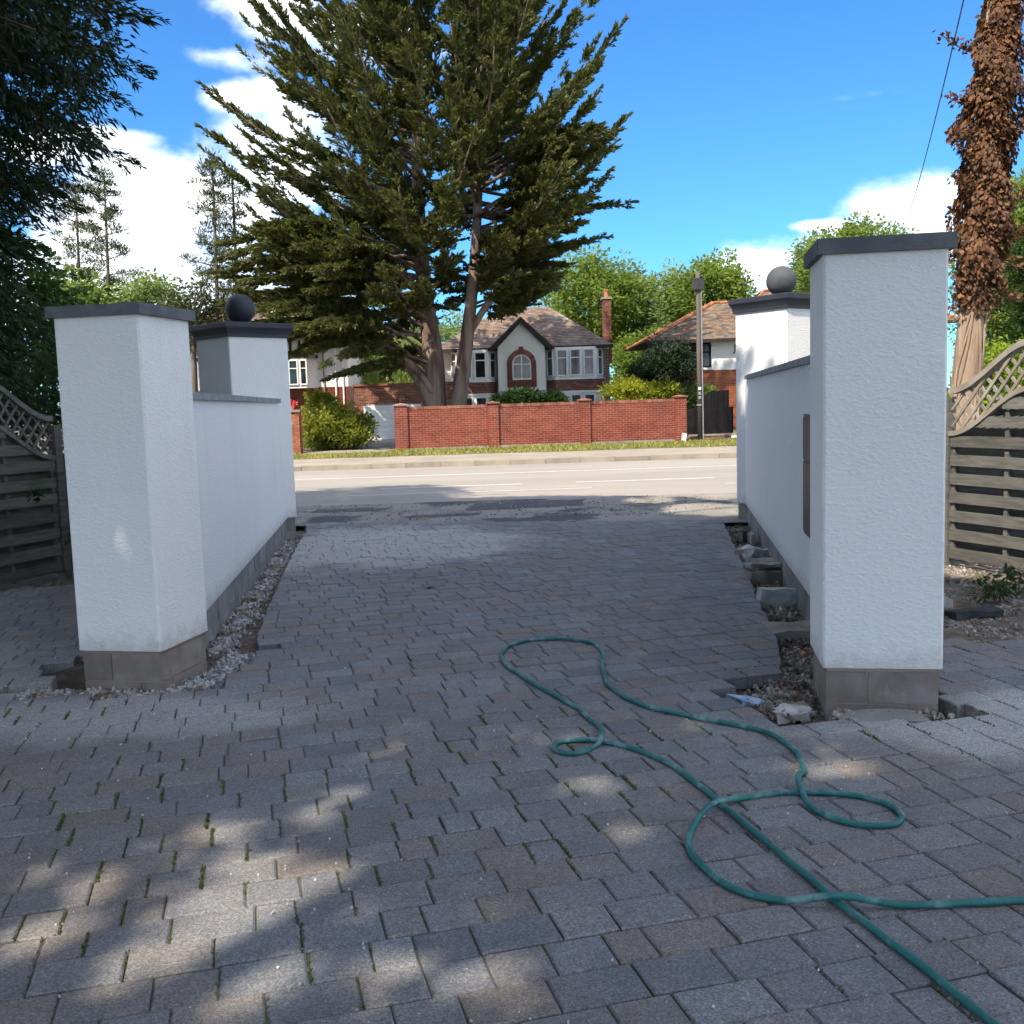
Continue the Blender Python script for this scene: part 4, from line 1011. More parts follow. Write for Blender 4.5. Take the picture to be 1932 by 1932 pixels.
mb = MB(); mb.box((lx + .06, gy, lz - .33), (1, 0), (0, 1), -.14, .14, -.09, -.008, .02, .09); mb.build('lid', 'white_paint', t)
mb = MB(); mb.box((lx + .06, gy, lz - .33), (1, 0), (0, 1), -.045, .045, -.075, -.008, -.13, .018); mb.build('body', 'white_paint', t)

# --- half timbered house
ly = 52.0; lx1 = at(657, 720, ly).x; lx0 = lx1 - 9.0; lzm = at(620, 730, ly).z; lzt = at(560, 640, ly).z
t = thing('house', (lx0 + 4.5, ly, .08), 'half timbered white and brick house seen beside the black ball pillar', 'house', 'houses across the road')
mb = MB(); mb.box((0, ly, 0), (1, 0), (0, 1), lx0, lx1, 0, 8, lzm, lzt); mb.build('upper_wall', 'white_wall', t)
mb = MB(); mb.box((0, ly, 0), (1, 0), (0, 1), lx0 + .01, lx1 - .01, .01, 7.9, .08, lzm); mb.build('lower_wall', 'mortar', t)
mb = MB(); bricks(mb, (lx0, ly + .005, .09), Vector((1, 0)), Vector((0, -1)), lx1 - lx0, lzm - .1); mb.build('brickwork', 'brick_red', t)
bx1 = at(590, 720, ly - .7).x
mb = MB(); mb.prism([(lx0 + .5, ly + .05), (lx0 + .5, ly - .7), (bx1 - .3, ly - .7), (bx1 + .15, ly + .05)], at(560, 733, ly).z, at(560, 676, ly).z); mb.build('bay', 'white_wall', t)
for p0, p1 in ((545, 563), (567, 581)):
    a, b = at(p0, 710, ly - .7).x, at(p1, 710, ly - .7).x
    if p0 == 567: a, b = at(566, 710, ly - .7).x, at(580, 710, ly - .7).x
    window(t, a, b, at(560, 727, ly).z, at(560, 680, ly).z, ly - .7, 1, at(560, 697, ly).z)
mb = MB(); mb.box((0, ly, 0), (1, 0), (0, 1), lx0, at(600, 675, ly).x, -.74, .05, at(570, 677, ly).z, at(570, 671, ly).z); mb.build('timber_rail', 'dark_timber', t)
for px in (548, 565, 583):
    a = at(px, 660, ly - .7).x; mb = MB(); mb.box((0, ly, 0), (1, 0), (0, 1), a - .06, a + .06, -.73, .04, at(570, 671, ly).z, at(570, 642, ly).z); mb.build('timber_post', 'dark_timber', t)
mb = MB(); mb.box((0, ly, 0), (1, 0), (0, 1), lx0 + .5, at(594, 660, ly).x, -.7, .03, at(570, 671, ly).z, lzt); mb.build('gable_panel', 'white_wall', t)
for px in (612, 634, 648):
    a = at(px, 720, ly).x; mb = MB(); mb.tube([(a, ly - .06, .1), (a, ly - .06, lzt)], .045, 8); mb.build('downpipe', 'white_paint' if px != 612 else 'stone_cap', t)
hip_roof(t, lx0 - .4, lx1 + .4, ly - 1.1, ly + 8.4, lzt, lx0 + 3, lx1 - 3, ly + 3.6, lzt + 2.9, 'tile_brown')

# --- house with the orange ridge
ry = 46.0; ra, rb = at(1262, 680, ry).x, at(1500, 680, ry).x; rze = at(1300, 641, ry - .4).z; rzm = at(1350, 698, ry).z
t = thing('house', (lerp(ra, rb, .5), ry, .08), 'white and brick house with mottled roof and orange ridge tiles beyond the black gate', 'house', 'houses across the road')
mb = MB(); mb.box((0, ry, 0), (1, 0), (0, 1), ra, rb, 0, 8, rzm, rze - .02); mb.build('upper_wall', 'white_wall', t)
mb = MB(); mb.box((0, ry, 0), (1, 0), (0, 1), ra + .01, rb, .01, 7.9, .08, rzm); mb.build('lower_wall', 'mortar', t)
mb = MB(); bricks(mb, (ra, ry + .005, .09), Vector((1, 0)), Vector((0, -1)), rb - ra, rzm - .1); mb.build('brickwork', 'brick_orange', t)
rp, rq = at(1345, 573, ry + 3.8), at(1395, 571.5, ry + 3.8)
hip_roof(t, at(1222, 648, ry - .45).x, rb + .5, ry - .45, ry + 8.4, rze, rp.x, rb - 1.5, ry + 3.8, rp.z, 'tile_orange', ridge_m='ridge_tile')
window(t, at(1284, 680, ry).x, at(1341, 680, ry).x, at(1310, 694, ry).z, at(1310, 647, ry).z, ry, 3, at(1310, 666, ry).z, frame='black_paint', fw=.07)
mb = MB(); mb.box((0, ry, 0), (1, 0), (0, 1), at(1280, 695, ry).x, at(1345, 695, ry).x, -.12, .02, at(1310, 698, ry).z, at(1310, 694.5, ry).z); mb.build('window_sill', 'white_paint', t)
a = at(1384, 650, ry); mb = MB(); mb.tube([(a.x, ry - .3, a.z), (a.x, ry - .25, a.z - .3), (a.x, ry - .02, a.z - .38)], .03, 6); mb.build('bracket', 'black_paint', t)
# taller roof of the same street seen above the grey ball
t = thing('house', (12.3, 56, .08), 'house with red tiled ridge showing between the grey ball and the tall pillar', 'house', 'houses across the road')
q0, q1 = at(1440, 553, 56), at(1560, 546, 56)
mb = MB(); mb.box((0, 56, 0), (1, 0), (0, 1), q0.x - .5, q1.x + 6, 0, 7, .08, q0.z - 1.8); mb.build('wall', 'white_wall', t)
hip_roof(t, q0.x - 1.6, q1.x + 7, 55.5, 63.5, q0.z - 1.8, q0.x + .9, q1.x + 4.5, 59.5, q1.z + .35, 'tile_orange', ridge_m='ridge_tile')

# ================================================================== black gate, low wall, telegraph pole, cable
by = 38.0; g0, g1 = at(1296, 780, by).x, at(1383, 780, by).x; gz0 = at(1340, 818, by).z; Wg = g1 - g0
t = thing('timber_gate', (lerp(g0, g1, .5), by, gz0), 'black boarded timber gate with a swept top beside the telegraph pole', 'gate')
nb = 13
def gtop(u):
    lo, hi = at(1340, 772, by).z, at(1340, 737, by).z
    return lo + (hi - lo) * (lambda k: k * k * (3 - 2 * k))(min(1, max(0, (u - .05) / .52)))
for k in range(nb):
    a, b = g0 + Wg * .92 * k / nb + .004, g0 + Wg * .92 * (k + 1) / nb - .004; u0, u1 = k / nb * .92, (k + 1) / nb * .92; yo = random.uniform(-.003, .003)
    mb = MB(); mb.hexa([(a, by + yo, gz0), (b, by + yo, gz0), (b, by + .03, gz0), (a, by + .03, gz0)], [(a, by + yo, gtop(u0)), (b, by + yo, gtop(u1)), (b, by + .03, gtop(u1)), (a, by + .03, gtop(u0))], random.random()); mb.build('board', 'black_paint', t)
for z in (gz0 + .15, at(1340, 775, by).z - .1): mb = MB(); mb.box((0, by, 0), (1, 0), (0, 1), g0, g1 - .1, .035, .09, z, z + .1); mb.build('rail', 'black_paint', t)
mb = MB(); mb.box((0, by, 0), (1, 0), (0, 1), g0 + Wg * .925, g1, -.04, .1, gz0, at(1380, 767, by).z); mb.build('post', 'black_paint', t)
t = thing('low_wall', (lerp(g0, g1, .5), by - .4, .09), 'low crumbling brick wall under the black gate', 'wall')
mb = MB(); mb.box((0, by - .5, 0), (1, 0), (0, 1), g0 - .05, g1 + .1, .0, .2, .08, gz0 - .06); mb.build('mortar_core', 'mortar', t)
mb = MB(); bricks(mb, (g0 - .05, by - .5, .09), Vector((1, 0)), Vector((0, -1)), Wg + .15, gz0 - .16); mb.build('brickwork', 'brick_brown', t)
for k in range(3): mb = MB(); mb.box((0, by - .5, 0), (1, 0), (0, 1), g0 + Wg * k / 3, g0 + Wg * (k + 1) / 3 - .02, -.03, .22, gz0 - .06, gz0 - .01); mb.build('coping_slab', 'stone_cap', t)
mb = MB(); q = at(1384, 827, by - .6); mb.box((q.x, q.y, 0), (1, 0), (0, 1), -.07, .12, 0, .2, .08, q.z + .1); mb.build('end_stone', 'white_wall', t)
ty = 35.6; tb, tt = at(1321, 838, ty), at(1316.5, 512, ty)
t = thing('telegraph_pole', (tb.x, ty, .09), 'weathered wooden telegraph pole standing before the black gate', 'pole')
mb = MB(); mb.tube([(tb.x, ty, .05), (lerp(tb.x, tt.x, .5), ty, 3), (tt.x, ty, tt.z)], [.09, .08, .07], 12); mb.build('pole', 'pole_wood', t, smooth=True)
mb = MB(); mb.tube([(tb.x + .10, ty - .08, .1), (tt.x + .09, ty - .08, tt.z - .5)], .022, 6); mb.build('conduit', 'steel', t)
mb = MB(); mb.box((tt.x, ty, tt.z - .62), (1, 0), (0, 1), -.17, .19, -.16, .12, 0, .38); mb.build('junction_box', 'dark_steel', t)
for k, sx in enumerate((-1, 1)): mb = MB(); mb.tube([(tt.x, ty, tt.z - .3 + .1 * k), (tt.x + sx * .22, ty - .05, tt.z - .24 + .1 * k)], .018, 6); mb.build('insulator', 'dark_steel', t)
for k, yy in enumerate((733, 742, 750)): q = at(1319, yy, ty); mb = MB(); mb.box((q.x, ty, q.z), (1, 0), (0, 1), -.045, .045, -.125, -.104, -.05, .05); mb.build('label_plate', 'steel' if k else 'white_paint', t)
q = at(1320, 764, ty); mb = MB(); mb.tube([(q.x, ty, q.z - .02), (q.x, ty, q.z + .02)], .112, 12); mb.build('steel_band', 'steel', t)
q = gp(1313, 838, .09); mb = MB(); chunk(mb, Vector((q.x, ty - .25, .09)), 0, .14, .1, .28, 0, .35); ob = mb.build('marker_stone', 'white_paint', loc=(q.x, ty - .25, .09)); ob['label'] = 'small white pointed stone at the foot of the telegraph pole'; ob['category'] = 'stone'
ca, cb = at(1708, 424, 34), at(1832, -60, 13); mb = MB(); P = [lerp(ca, cb, k / 20) - Vector((0, 0, .25 * (1 - (k / 10 - 1) ** 2))) for k in range(21)]
mb.tube(P, .010, 5); ob = mb.build('overhead_cable', 'dark_steel', loc=tuple(ca)); ob['label'] = 'thin overhead cable crossing the blue sky by the ivy clad trunk'; ob['category'] = 'cable'

# ================================================================== trees and shrubs
# --- the big cypress across the road
def cypress():
    cx, cy = -2.35, 39.2
    t = thing('cypress_tree', (cx, cy, .09), 'huge spreading cypress with twin reddish trunks behind the brick garden wall', 'tree')
    zl = [2.6, 3.2, 4.8, 6.85, 8.9, 11.1, 12.9, 14.9, 17.0, 19.0, 20.8]
    RL = [6.0, 7.2, 8.2, 8.2, 8.0, 8.1, 7.8, 6.9, 5.8, 4.6, 2.2]
    RR_ = [1.2, 2.6, 3.7, 5.0, 7.0, 6.6, 6.3, 6.4, 5.8, 4.4, 2.0]
    def env(z, az):
        w = .5 - .5 * math.sin(az)          # az measured so that sin = +1 points right
        l, r = np.interp(z, zl, RL), np.interp(z, zl, RR_); return l * w + r * (1 - w)
    mb = MB()
    t1 = tube_tree(mb, [(cx - .45, cy, 0), (cx - .5, cy, 1.6), (cx - .45, cy, 3.4), (cx - .7, cy + .2, 6), (cx - .8, cy + .3, 10), (cx - .6, cy + .3, 15), (cx - .5, cy + .3, 19)], .62, .06, 14, 8)
    t2 = tube_tree(mb, [(cx + .35, cy - .1, 0), (cx + .45, cy - .15, 1.6), (cx + .85, cy - .2, 4), (cx + 1.2, cy - .2, 6.5), (cx + 1.5, cy, 10), (cx + 1.6, cy, 14), (cx + 1.3, cy, 18)], .40, .05, 12, 8)
    tube_tree(mb, [(cx - .6, cy - .2, 1.5), (cx - 1.2, cy - .5, 2.9), (cx - 2.4, cy - .8, 4.2), (cx - 4.2, cy - 1, 5.6)], .26, .06, 8)
    tube_tree(mb, [(cx - .5, cy - .3, 2.1), (cx - 1.5, cy - .9, 3.4), (cx - 3.0, cy - 1.6, 4.2), (cx - 4.8, cy - 2.2, 4.7)], .17, .04, 8)
    tube_tree(mb, [(cx + .9, cy - .2, 4.2), (cx + 1.9, cy - .4, 5.6), (cx + 3.2, cy - .4, 7.2), (cx + 4.6, cy - .2, 8.3)], .17, .04, 8)
    for k in range(7):                        # root flare
        a = k * .9; tube_tree(mb, [(cx - .3 + math.cos(a) * .3, cy + math.sin(a) * .25, .9), (cx - .3 + math.cos(a) * .75, cy + math.sin(a) * .7, .05)], .22, .12, 7, 4)
    brs = []
    N = 330
    for k in range(N):
        zt_ = 2.7 + 17.4 * ((k + .5) / N) ** 1.2; az = k * 2.39996 + random.uniform(-.3, .3)
        rad = env(zt_, az) * random.uniform(.62, 1.04)
        if zt_ < 5.2 and math.sin(az) > -.4: continue
        el = np.interp(zt_, [2.8, 5, 8, 12, 16, 20], [-6, 1, 9, 18, 30, 50]) + random.uniform(-7, 7)
        tx = t1 if math.sin(az) < random.uniform(-.4, .6) else t2
        rise = rad * math.tan(R(min(el, 60))); zs_ = max(2.2, zt_ - rise)
        i = min(range(len(tx)), key=lambda q: abs(tx[q].z - zs_)); s_ = tx[i]
        e = (cx + math.sin(az) * rad, cy + math.cos(az) * rad, zt_)
        br = curve(s_, e, .05 * rad if zt_ > 5 else -.06 * rad, 10, up=.35 + .05 * rad if zt_ > 6 else .1); brs.append(br)
        if (k % 2 == 0 and zt_ > 6.5) or k % 5 == 0: mb.tube([Vector(p) for p in br], [.075 * (1 - q / 10.5) + .008 for q in range(10)], 5)
    for k in range(80):                       # low boughs sweeping out over the next garden
        zt_ = random.uniform(4.0, 7.6); az = R(-random.uniform(45, 150)); rad = env(zt_, az) * random.uniform(.68, 1.02)
        br = curve((cx - .5, cy, max(2.6, zt_ - rad * random.uniform(.05, .35))), (cx + math.sin(az) * rad, cy + math.cos(az) * rad, zt_), -.10 * rad, 12, up=.1); brs.append(br[4:])
        if k % 4 == 0: mb.tube([Vector(p) for p in br], [.07 * (1 - q / 12.5) + .006 for q in range(12)], 5)
    for k in range(46):                       # level boughs on the other side, over the gabled house
        zt_ = random.uniform(5.6, 11.5); az = R(random.uniform(40, 140)); rad = np.interp(zt_, [5.6, 7, 8.5, 11.5], [4.2, 5.6, 6.6, 6.2]) * random.uniform(.7, 1.04)
        br = curve((cx + 1.1, cy, zt_ - rad * random.uniform(.02, .2)), (cx + math.sin(az) * rad, cy + math.cos(az) * rad, zt_), -.03 * rad, 10, up=.15); brs.append(br)
        if k % 3 == 0: mb.tube([Vector(p) for p in br], [.05 * (1 - q / 10.5) + .006 for q in range(10)], 5)
    for k in range(70):                      # inner boughs that thicken the middle of the crown
        z_ = random.uniform(6.6, 18.5); az = random.uniform(0, 6.28); rad = env(z_, az) * random.uniform(.25, .65)
        br = curve((cx + math.sin(az) * rad * .2, cy + math.cos(az) * rad * .2, z_ - rad * .5), (cx + math.sin(az) * rad, cy + math.cos(az) * rad, z_), .05, 8, up=.4); brs.append(br)
    V, r = sprays(brs, 30, 42, 1.05, .20, .066, spread=.62, flat=.10, start=.34, droop=.02, jit=.3)
    np_mesh('crown', V, r, 'leaf_cypress', t)
    mb.build('trunk', 'bark', t, smooth=True)
cypress()

# --- the dark conifer that hangs in from beside the camera
def dark_conifer():
    cx, cy = -9.05, 10.2
    t = thing('conifer_tree', (cx, cy, -.05), 'dark drooping conifer overhanging the shaded fence', 'tree')
    mb = MB(); tk = tube_tree(mb, [(cx, cy, -.2), (cx + .1, cy, 5), (cx, cy, 10), (cx, cy, 15.5)], .42, .05, 12)
    brs = []
    N = 200
    for k in range(N):
        zt_ = 1.9 + 12.6 * (k / N) ** 1.05; az = k * 2.39996 + random.uniform(-.25, .25)
        rad = np.interp(zt_, [1.9, 3, 4.2, 5.2, 7, 10, 15], [3.6, 3.9, 4.15, 5.2, 5.0, 4.0, .6]) * random.uniform(.72, 1.02)
        s_ = Vector((cx, cy, min(15, zt_ + rad * .10)))
        e = (cx + math.sin(az) * rad, cy + math.cos(az) * rad, zt_)
        br = curve(s_, e, -.05 * rad, 9, up=-.15); brs.append(br); mb.tube([Vector(p) for p in br], [.055 * (1 - q / 9.5) + .006 for q in range(9)], 5)
    V0, r0 = sprays(brs, 14, 26, .95, .16, .04, spread=.8, flat=.35, start=.2, droop=.30); brs = []
    for k in range(250):                     # the boughs on the drive side hang thick
        zt_ = random.uniform(1.6, 8.5); az = R(random.uniform(45, 165)); rad = np.interp(zt_, [1.6, 3, 4.0, 4.7, 5.5, 8.5], [4.0, 4.25, 4.35, 5.0, 5.45, 4.8]) * random.uniform(.6, 1.0)
        br = curve(Vector((cx, cy, zt_ + rad * .12)), (cx + math.sin(az) * rad, cy + math.cos(az) * rad, zt_), -.05 * rad, 9, up=-.2); brs.append(br); mb.tube([Vector(p) for p in br], [.035 * (1 - q / 9.5) + .005 for q in range(9)], 4)
    V, r = sprays(brs, 20, 62, .85, .085, .019, spread=.8, flat=.35, start=.3, droop=.30); V = np.concatenate([V, V0]); r = np.concatenate([r, r0])
    nc = 2400; zc_ = RNG.uniform(1.5, 8.0, nc); az_ = np.radians(RNG.uniform(40, 165, nc)); rd = np.interp(zc_, [1.6, 3, 4.0, 4.7, 5.5, 8.5], [3.9, 4.1, 4.2, 4.9, 5.3, 4.7]) * RNG.uniform(.55, .97, nc)
    cc_ = np.stack([cx + np.sin(az_) * rd, cy + np.cos(az_) * rd, zc_], 1); nl = 34; off = rand_dir(nc * nl) * (RNG.random(nc * nl) ** .5)[:, None] * .36
    V3 = kites(np.repeat(cc_, nl, 0) + off, off * 2 + np.array([.25, -.1, -.35]) + rand_dir(nc * nl) * .25, RNG.uniform(.08, .16, nc * nl), .03)
    V = np.concatenate([V, V3]); r = np.concatenate([r, RNG.random(len(V3) // 4) * .6])
    np_mesh('crown', V, r, 'leaf_conifer', t); mb.build('trunk', 'bark_dark', t, smooth=True)
dark_conifer()

# --- unseen trees behind and beside the camera, leaves placed to shade the drive
SD = Vector((SUN_FROM.x / SUN_FROM.z, SUN_FROM.y / SUN_FROM.z))          # towards the sun for each metre of height
gaps = []  # leaves are left out along these sun rays to make light patches
for px, py, rx, ry_ in [(406, 1570, 60, 20), (480, 1682, 95, 55), (144, 1736, 55, 20), (205, 1660, 45, 12), (512, 1858, 85, 42), (352, 1714, 32, 20), (1028, 1733, 42, 18), (778, 1838, 55, 20),
                        (640, 1735, 60, 40), (970, 1812, 60, 16), (804, 1365, 22, 7), (948, 1390, 20, 7), (1114, 1480, 58, 14), (1200, 1572, 60, 15), (650, 1490, 40, 12), (1551, 1445, 78, 20), (1301, 1372, 48, 10),
                        (430, 1890, 60, 30), (330, 1800, 50, 26), (250, 1850, 40, 18), (560, 1760, 60, 30), (600, 1840, 50, 26), (700, 1800, 40, 22), (420, 1640, 40, 18), (540, 1610, 40, 18), (620, 1660, 50, 18), (120, 1830, 40, 18), (40, 1780, 40, 16), (830, 1760, 40, 16), (900, 1880, 60, 20), (300, 1600, 30, 8), (1280, 1500, 40, 9), (1420, 1440, 40, 8), (1040, 1398, 40, 8), (560, 1540, 30, 9), (1620, 1440, 40, 8), (860, 1640, 40, 12), (60, 1640, 50, 16), (730, 1420, 24, 7)]:
    g = gp(px, py); gaps.append((g.x, g.y, rx * g.y / FPX * 1.2 + .07, ry_ * g.y * g.y / (FPX * EYE) * 1.2 + .07))
gaps += [(2.85, 14.7, .75, 1.0), (3.9, 14.1, .25, .5), (2.2, 16.3, .5, .6)]
gaps = np.array(gaps)
crowns = [((-6.8, 4.0), 5.6, 10.5, 5.0), ((-5.8, -4.0), 6.2, 10.0, 5.0), ((3.6, -7.5), 6.4, 10.2, 5.0), ((-11.2, 0.0), 5.2, 10, 5.2), ((-2.5, -11.0), 6.0, 10.5, 5.2), ((6.4, 0.4), 6.6, 10.4, 5.0)]
def lit_edge(y): return np.interp(y, [-5, 2, 6, 10.5, 14, 15.8, 17.2, 18.4, 18.5], [6.2, 5.8, 5.5, 5.1, 4.4, 3.6, 1.7, .6, -60])
parts_ = [[] for _ in crowns]
n = 175000
gx = RNG.uniform(-7.5, 6, n); gy_ = RNG.uniform(-1, 18.6, n)
ok = gx < lit_edge(gy_ + .25 * np.sin(gx * 2.2)) + .2 * np.sin(gy_ * 3.1)
for a, b, c, d in gaps: ok &= ((gx - a) / c) ** 2 + ((gy_ - b) / d) ** 2 > 1
gx, gy_ = gx[ok], gy_[ok]; done = np.zeros(len(gx), bool)
for tries in range(9):
    z = RNG.uniform(5.4, 15, len(gx)); x = gx + SD.x * z; y = gy_ + SD.y * z
    for k, (c, rxy, zc, rz) in enumerate(crowns):
        ins = (~done) & (((x - c[0]) ** 2 + (y - c[1]) ** 2) / rxy ** 2 + ((z - zc) / rz) ** 2 < 1) & (z > 1.6 + .45 * y + 1.0)
        parts_[k].append(np.stack([x[ins], y[ins], z[ins]], 1)); done |= ins
labs = ['broad shade tree leaning over the drive beside the camera', 'tall shade tree just behind the camera', 'shade tree beyond the dark fence', 'big shade tree far behind the camera', 'spreading shade tree well behind the camera', 'shade tree leaning over the drive from the sunlit fence side']
for k, (c, rxy, zc, rz) in enumerate(crowns):
    Pp = np.concatenate(parts_[k])
    t = thing('shade_tree', (c[0], c[1], -.1), labs[k], 'tree', 'trees that shade the drive'); n = len(Pp)
    np_mesh('crown', kites(Pp, rand_dir(n), RNG.uniform(.14, .26, n), RNG.uniform(.10, .17, n), unit(rand_dir(n) + np.array(SUN_FROM) * 1.1)), RNG.random(n), 'leaf_green', t)
    mb = MB(); tube_tree(mb, [(c[0], c[1], -.3), (c[0] + .1, c[1], zc * .5), (c[0], c[1], zc + rz * .5)], .32, .06, 10)
    for q in range(9):
        a = q * 2.4; s_ = Vector((c[0], c[1], zc - rz * .6 + q * rz * .13)); e = s_ + Vector((math.cos(a) * rxy * .7, math.sin(a) * rxy * .7, 1.6)); tube_tree(mb, [s_, lerp(s_, e, .5) + Vector((0, 0, .4)), e], .11, .02, 6, 4)
    mb.build('trunk', 'bark_grey', t, smooth=True)

# --- dead ivy on the tall bare trunk
iy = 11.2; ib = at(1823, 725, iy); it = at(1893, -60, iy)
t = thing('ivy_clad_tree', (ib.x, iy, -.02), 'tall bare trunk wrapped in dead brown ivy behind the fence', 'tree')
mb = MB(); axis = [Vector((ib.x - .02, iy, -.1)), ib, lerp(ib, it, .5) + Vector((.01, 0, 0)), it, it + (it - ib) * .55]
tr_ = tube_tree(mb, axis, .155, .10, 14, 10)
for k in range(12):                          # old ivy stems clinging to the trunk
    a0 = random.uniform(0, 6.28); P = []
    for q in range(26):
        c = tr_[int(q / 25 * (len(tr_) - 14)) + 4] if len(tr_) > 30 else tr_[q % len(tr_)]; a = a0 + .9 * math.sin(q * .3 + k) + q * .03
        P.append(c + Vector((math.cos(a), math.sin(a), 0)) * (.155 - .002 * q + .004))
    mb.tube(P, [.016] * 26, 5)
mb.build('trunk', 'bark_ivy', t, smooth=True)
n = 24000; zf = RNG.uniform(0, 1, n); zz = 2.35 + zf * (it.z + 1.5 - 2.35); ax = np.interp(zz, [p.z for p in tr_], [p.x for p in tr_]); an = RNG.uniform(0, 2 * np.pi, n)
prof = .10 + .085 * np.sin(zz * 2.9 + 1 + np.sin(an) * 1.6) + .075 * np.sin(zz * 6.3 + an * 2) + .05 * np.sin(zz * 13 + an * 3) + .12 * np.exp(-((zz - 3.5) / .55) ** 2) + .08 * np.exp(-((zz - 4.6) / .5) ** 2)
dens = np.clip((zz - 2.35) / .55, .12, 1); keep = RNG.random(n) < dens
rad = .125 + prof * RNG.random(n) ** .55; rad *= np.interp(zz, [2.3, 2.8, 6, 8], [.68, .9, .78, .74])
c = np.stack([ax + np.cos(an) * rad, iy + np.sin(an) * rad, zz], 1)[keep]; o_ = np.stack([np.cos(an), np.sin(an), RNG.normal(-.8, .5, n)], 1)[keep]; n = len(c)
V1 = kites(c, o_ * np.array([.5, .5, 1.]) + np.array([0, 0, -.5]) + rand_dir(n) * .55, RNG.uniform(.035, .08, n), RNG.uniform(.03, .06, n), unit(o_ * np.array([1, 1, 0.]) + rand_dir(n) * .6)); r1 = RNG.random(n) ** 1.5
mb = MB(); C2, D2 = [], []
for zz_, sgn, ln, up in ((5.05, -1, .42, .5), (4.55, -1, .30, .35), (4.25, -1, .40, .05), (3.75, -1, .30, .2), (3.0, -1, .22, .1), (4.95, 1, .36, .75), (4.3, 1, .28, .2), (3.3, 1, .40, -.15), (3.0, 1, .42, -.35), (2.75, 1, .30, -.5), (3.6, 1, .34, .1)):
    x0 = np.interp(zz_, [p.z for p in tr_], [p.x for p in tr_]); s_ = Vector((x0 + sgn * .14, iy - .1, zz_)); e = s_ + Vector((sgn * ln, random.uniform(-.15, .15), ln * up * 1.3))
    P = [lerp(s_, e, q / 6) + Vector((0, 0, -.05 * math.sin(q / 6 * 3.1))) for q in range(7)]; mb.tube(P, [.007] * 7, 4)
    for q in range(70): u = random.random(); C2.append(lerp(s_, e, .2 + .8 * u) + Vector((random.gauss(0, .035), random.gauss(0, .035), random.gauss(0, .035)))); D2.append((random.gauss(sgn * .4, .6), random.gauss(0, .6), random.gauss(-.4, .6)))
mb.build('twigs', 'twig', t, kind='stuff')
V2 = kites(np.array(C2), np.array(D2), RNG.uniform(.04, .075, len(C2)), .042)
np_mesh('dead_leaves', np.concatenate([V1, V2]), np.concatenate([r1, RNG.random(len(C2)) * .6]), 'leaf_dead', t)

# --- pines and other trees on the left skyline
def pine(px, ptop, Y, label, spread=1.0, seed=0, dens=1.0, bare=.25):
    b = at(px, 760, Y); b.z = .09; top = at(px, ptop, Y); H = top.z
    t = thing('pine_tree', tuple(b), label, 'tree', 'thin pines on the skyline'); mb = MB(); tube_tree(mb, [b, lerp(b, top, .5) + Vector((.15, 0, 0)), top], .17, .03, 8)
    C = []; nb_ = int(34 * dens); brs = []
    for k in range(nb_):
        u = bare + (1 - bare) * (k + .5) / nb_; z = H * u; a = k * 2.4 + seed; rad = spread * (1.9 * (1 - u) ** .55 + .25) * random.uniform(.5, 1.1)
        s_ = lerp(b, top, u); e = s_ + Vector((math.cos(a) * rad, math.sin(a) * rad, rad * random.uniform(.05, .4))); mb.tube([s_, lerp(s_, e, .5), e], [.03, .02, .008], 4)
        for q in range(5): C.append(np.array(lerp(s_, e, .45 + .14 * q)) + RNG.normal(0, .12, 3))
    C = np.array(C); nl = 46; n = len(C) * nl; off = rand_dir(n) * (RNG.random(n) ** .5)[:, None] * .40 * np.repeat(RNG.uniform(.5, 1.1, len(C)), nl)[:, None]; off[:, 2] *= .6
    np_mesh('crown', kites(np.repeat(C, nl, 0) + off, off + np.array([0, 0, .25]) + rand_dir(n) * .2, .20, .035), np.clip(np.repeat(RNG.random(len(C)), nl) * .6 + RNG.random(n) * .4, 0, 1), 'leaf_pine', t)
    mb.build('trunk', 'bark_grey', t, smooth=True)
pine(196, 325, 46, 'tallest slender pine rising above the squat gate pillar', 1.15, 0, 1.25)
pine(142, 345, 47, 'slim pine close beside the dark conifer', .95, 2, 1.0)
pine(400, 300, 43, 'thin open pine against the cloud beside the cypress', .95, 1, .9, .3)
pine(438, 325, 44, 'nearly bare thin pine almost touching the cypress', .7, 3, .6, .35)
broadleaf('leafy_tree', at(270, 760, 44), at(275, 575, 44), (1.7, 1.6, 1.3), 'small loose leafed tree above the squat gate pillar cap', 'leaf_broad_pale', group='skyline trees', n_cl=110, n_leaf=36, cl_r=.55, leafL=.22, leafW=.12, shell=.3)
broadleaf('leafy_tree', at(150, 760, 42), at(140, 590, 42), (1.9, 1.8, 1.5), 'bright green tree showing between the dark conifer and the squat pillar', 'leaf_broad', group='skyline trees', n_cl=170, n_leaf=36, cl_r=.55, leafL=.22, leafW=.13, shell=.3)
broadleaf('leafy_tree', at(365, 760, 40), at(360, 590, 40), (1.2, 1.2, 1.1), 'low airy tree below the thin pines', 'leaf_pine', group='skyline trees', n_cl=60, n_leaf=36, cl_r=.45, leafL=.20, leafW=.10, shell=.3)
q = at(55, 700, 14); broadleaf('garden_shrub', (q.x, 14, -.05), (q.x, 14, q.z - .2), (1.0, .9, .75), 'green shrub rising behind the shaded fence', 'leaf_green', cat='shrub', n_cl=140, n_leaf=36, cl_r=.24, leafL=.10, leafW=.06, trunk=.05)
q = at(20, 620, 17); broadleaf('leafy_tree', (q.x - .4, 17, -.05), (q.x - .3, 17, q.z), (1.6, 1.4, 1.3), 'deep green tree behind the shaded fence below the dark conifer', 'leaf_green', group='skyline trees', n_cl=200, n_leaf=40, cl_r=.36, leafL=.13, leafW=.08, trunk=.1)

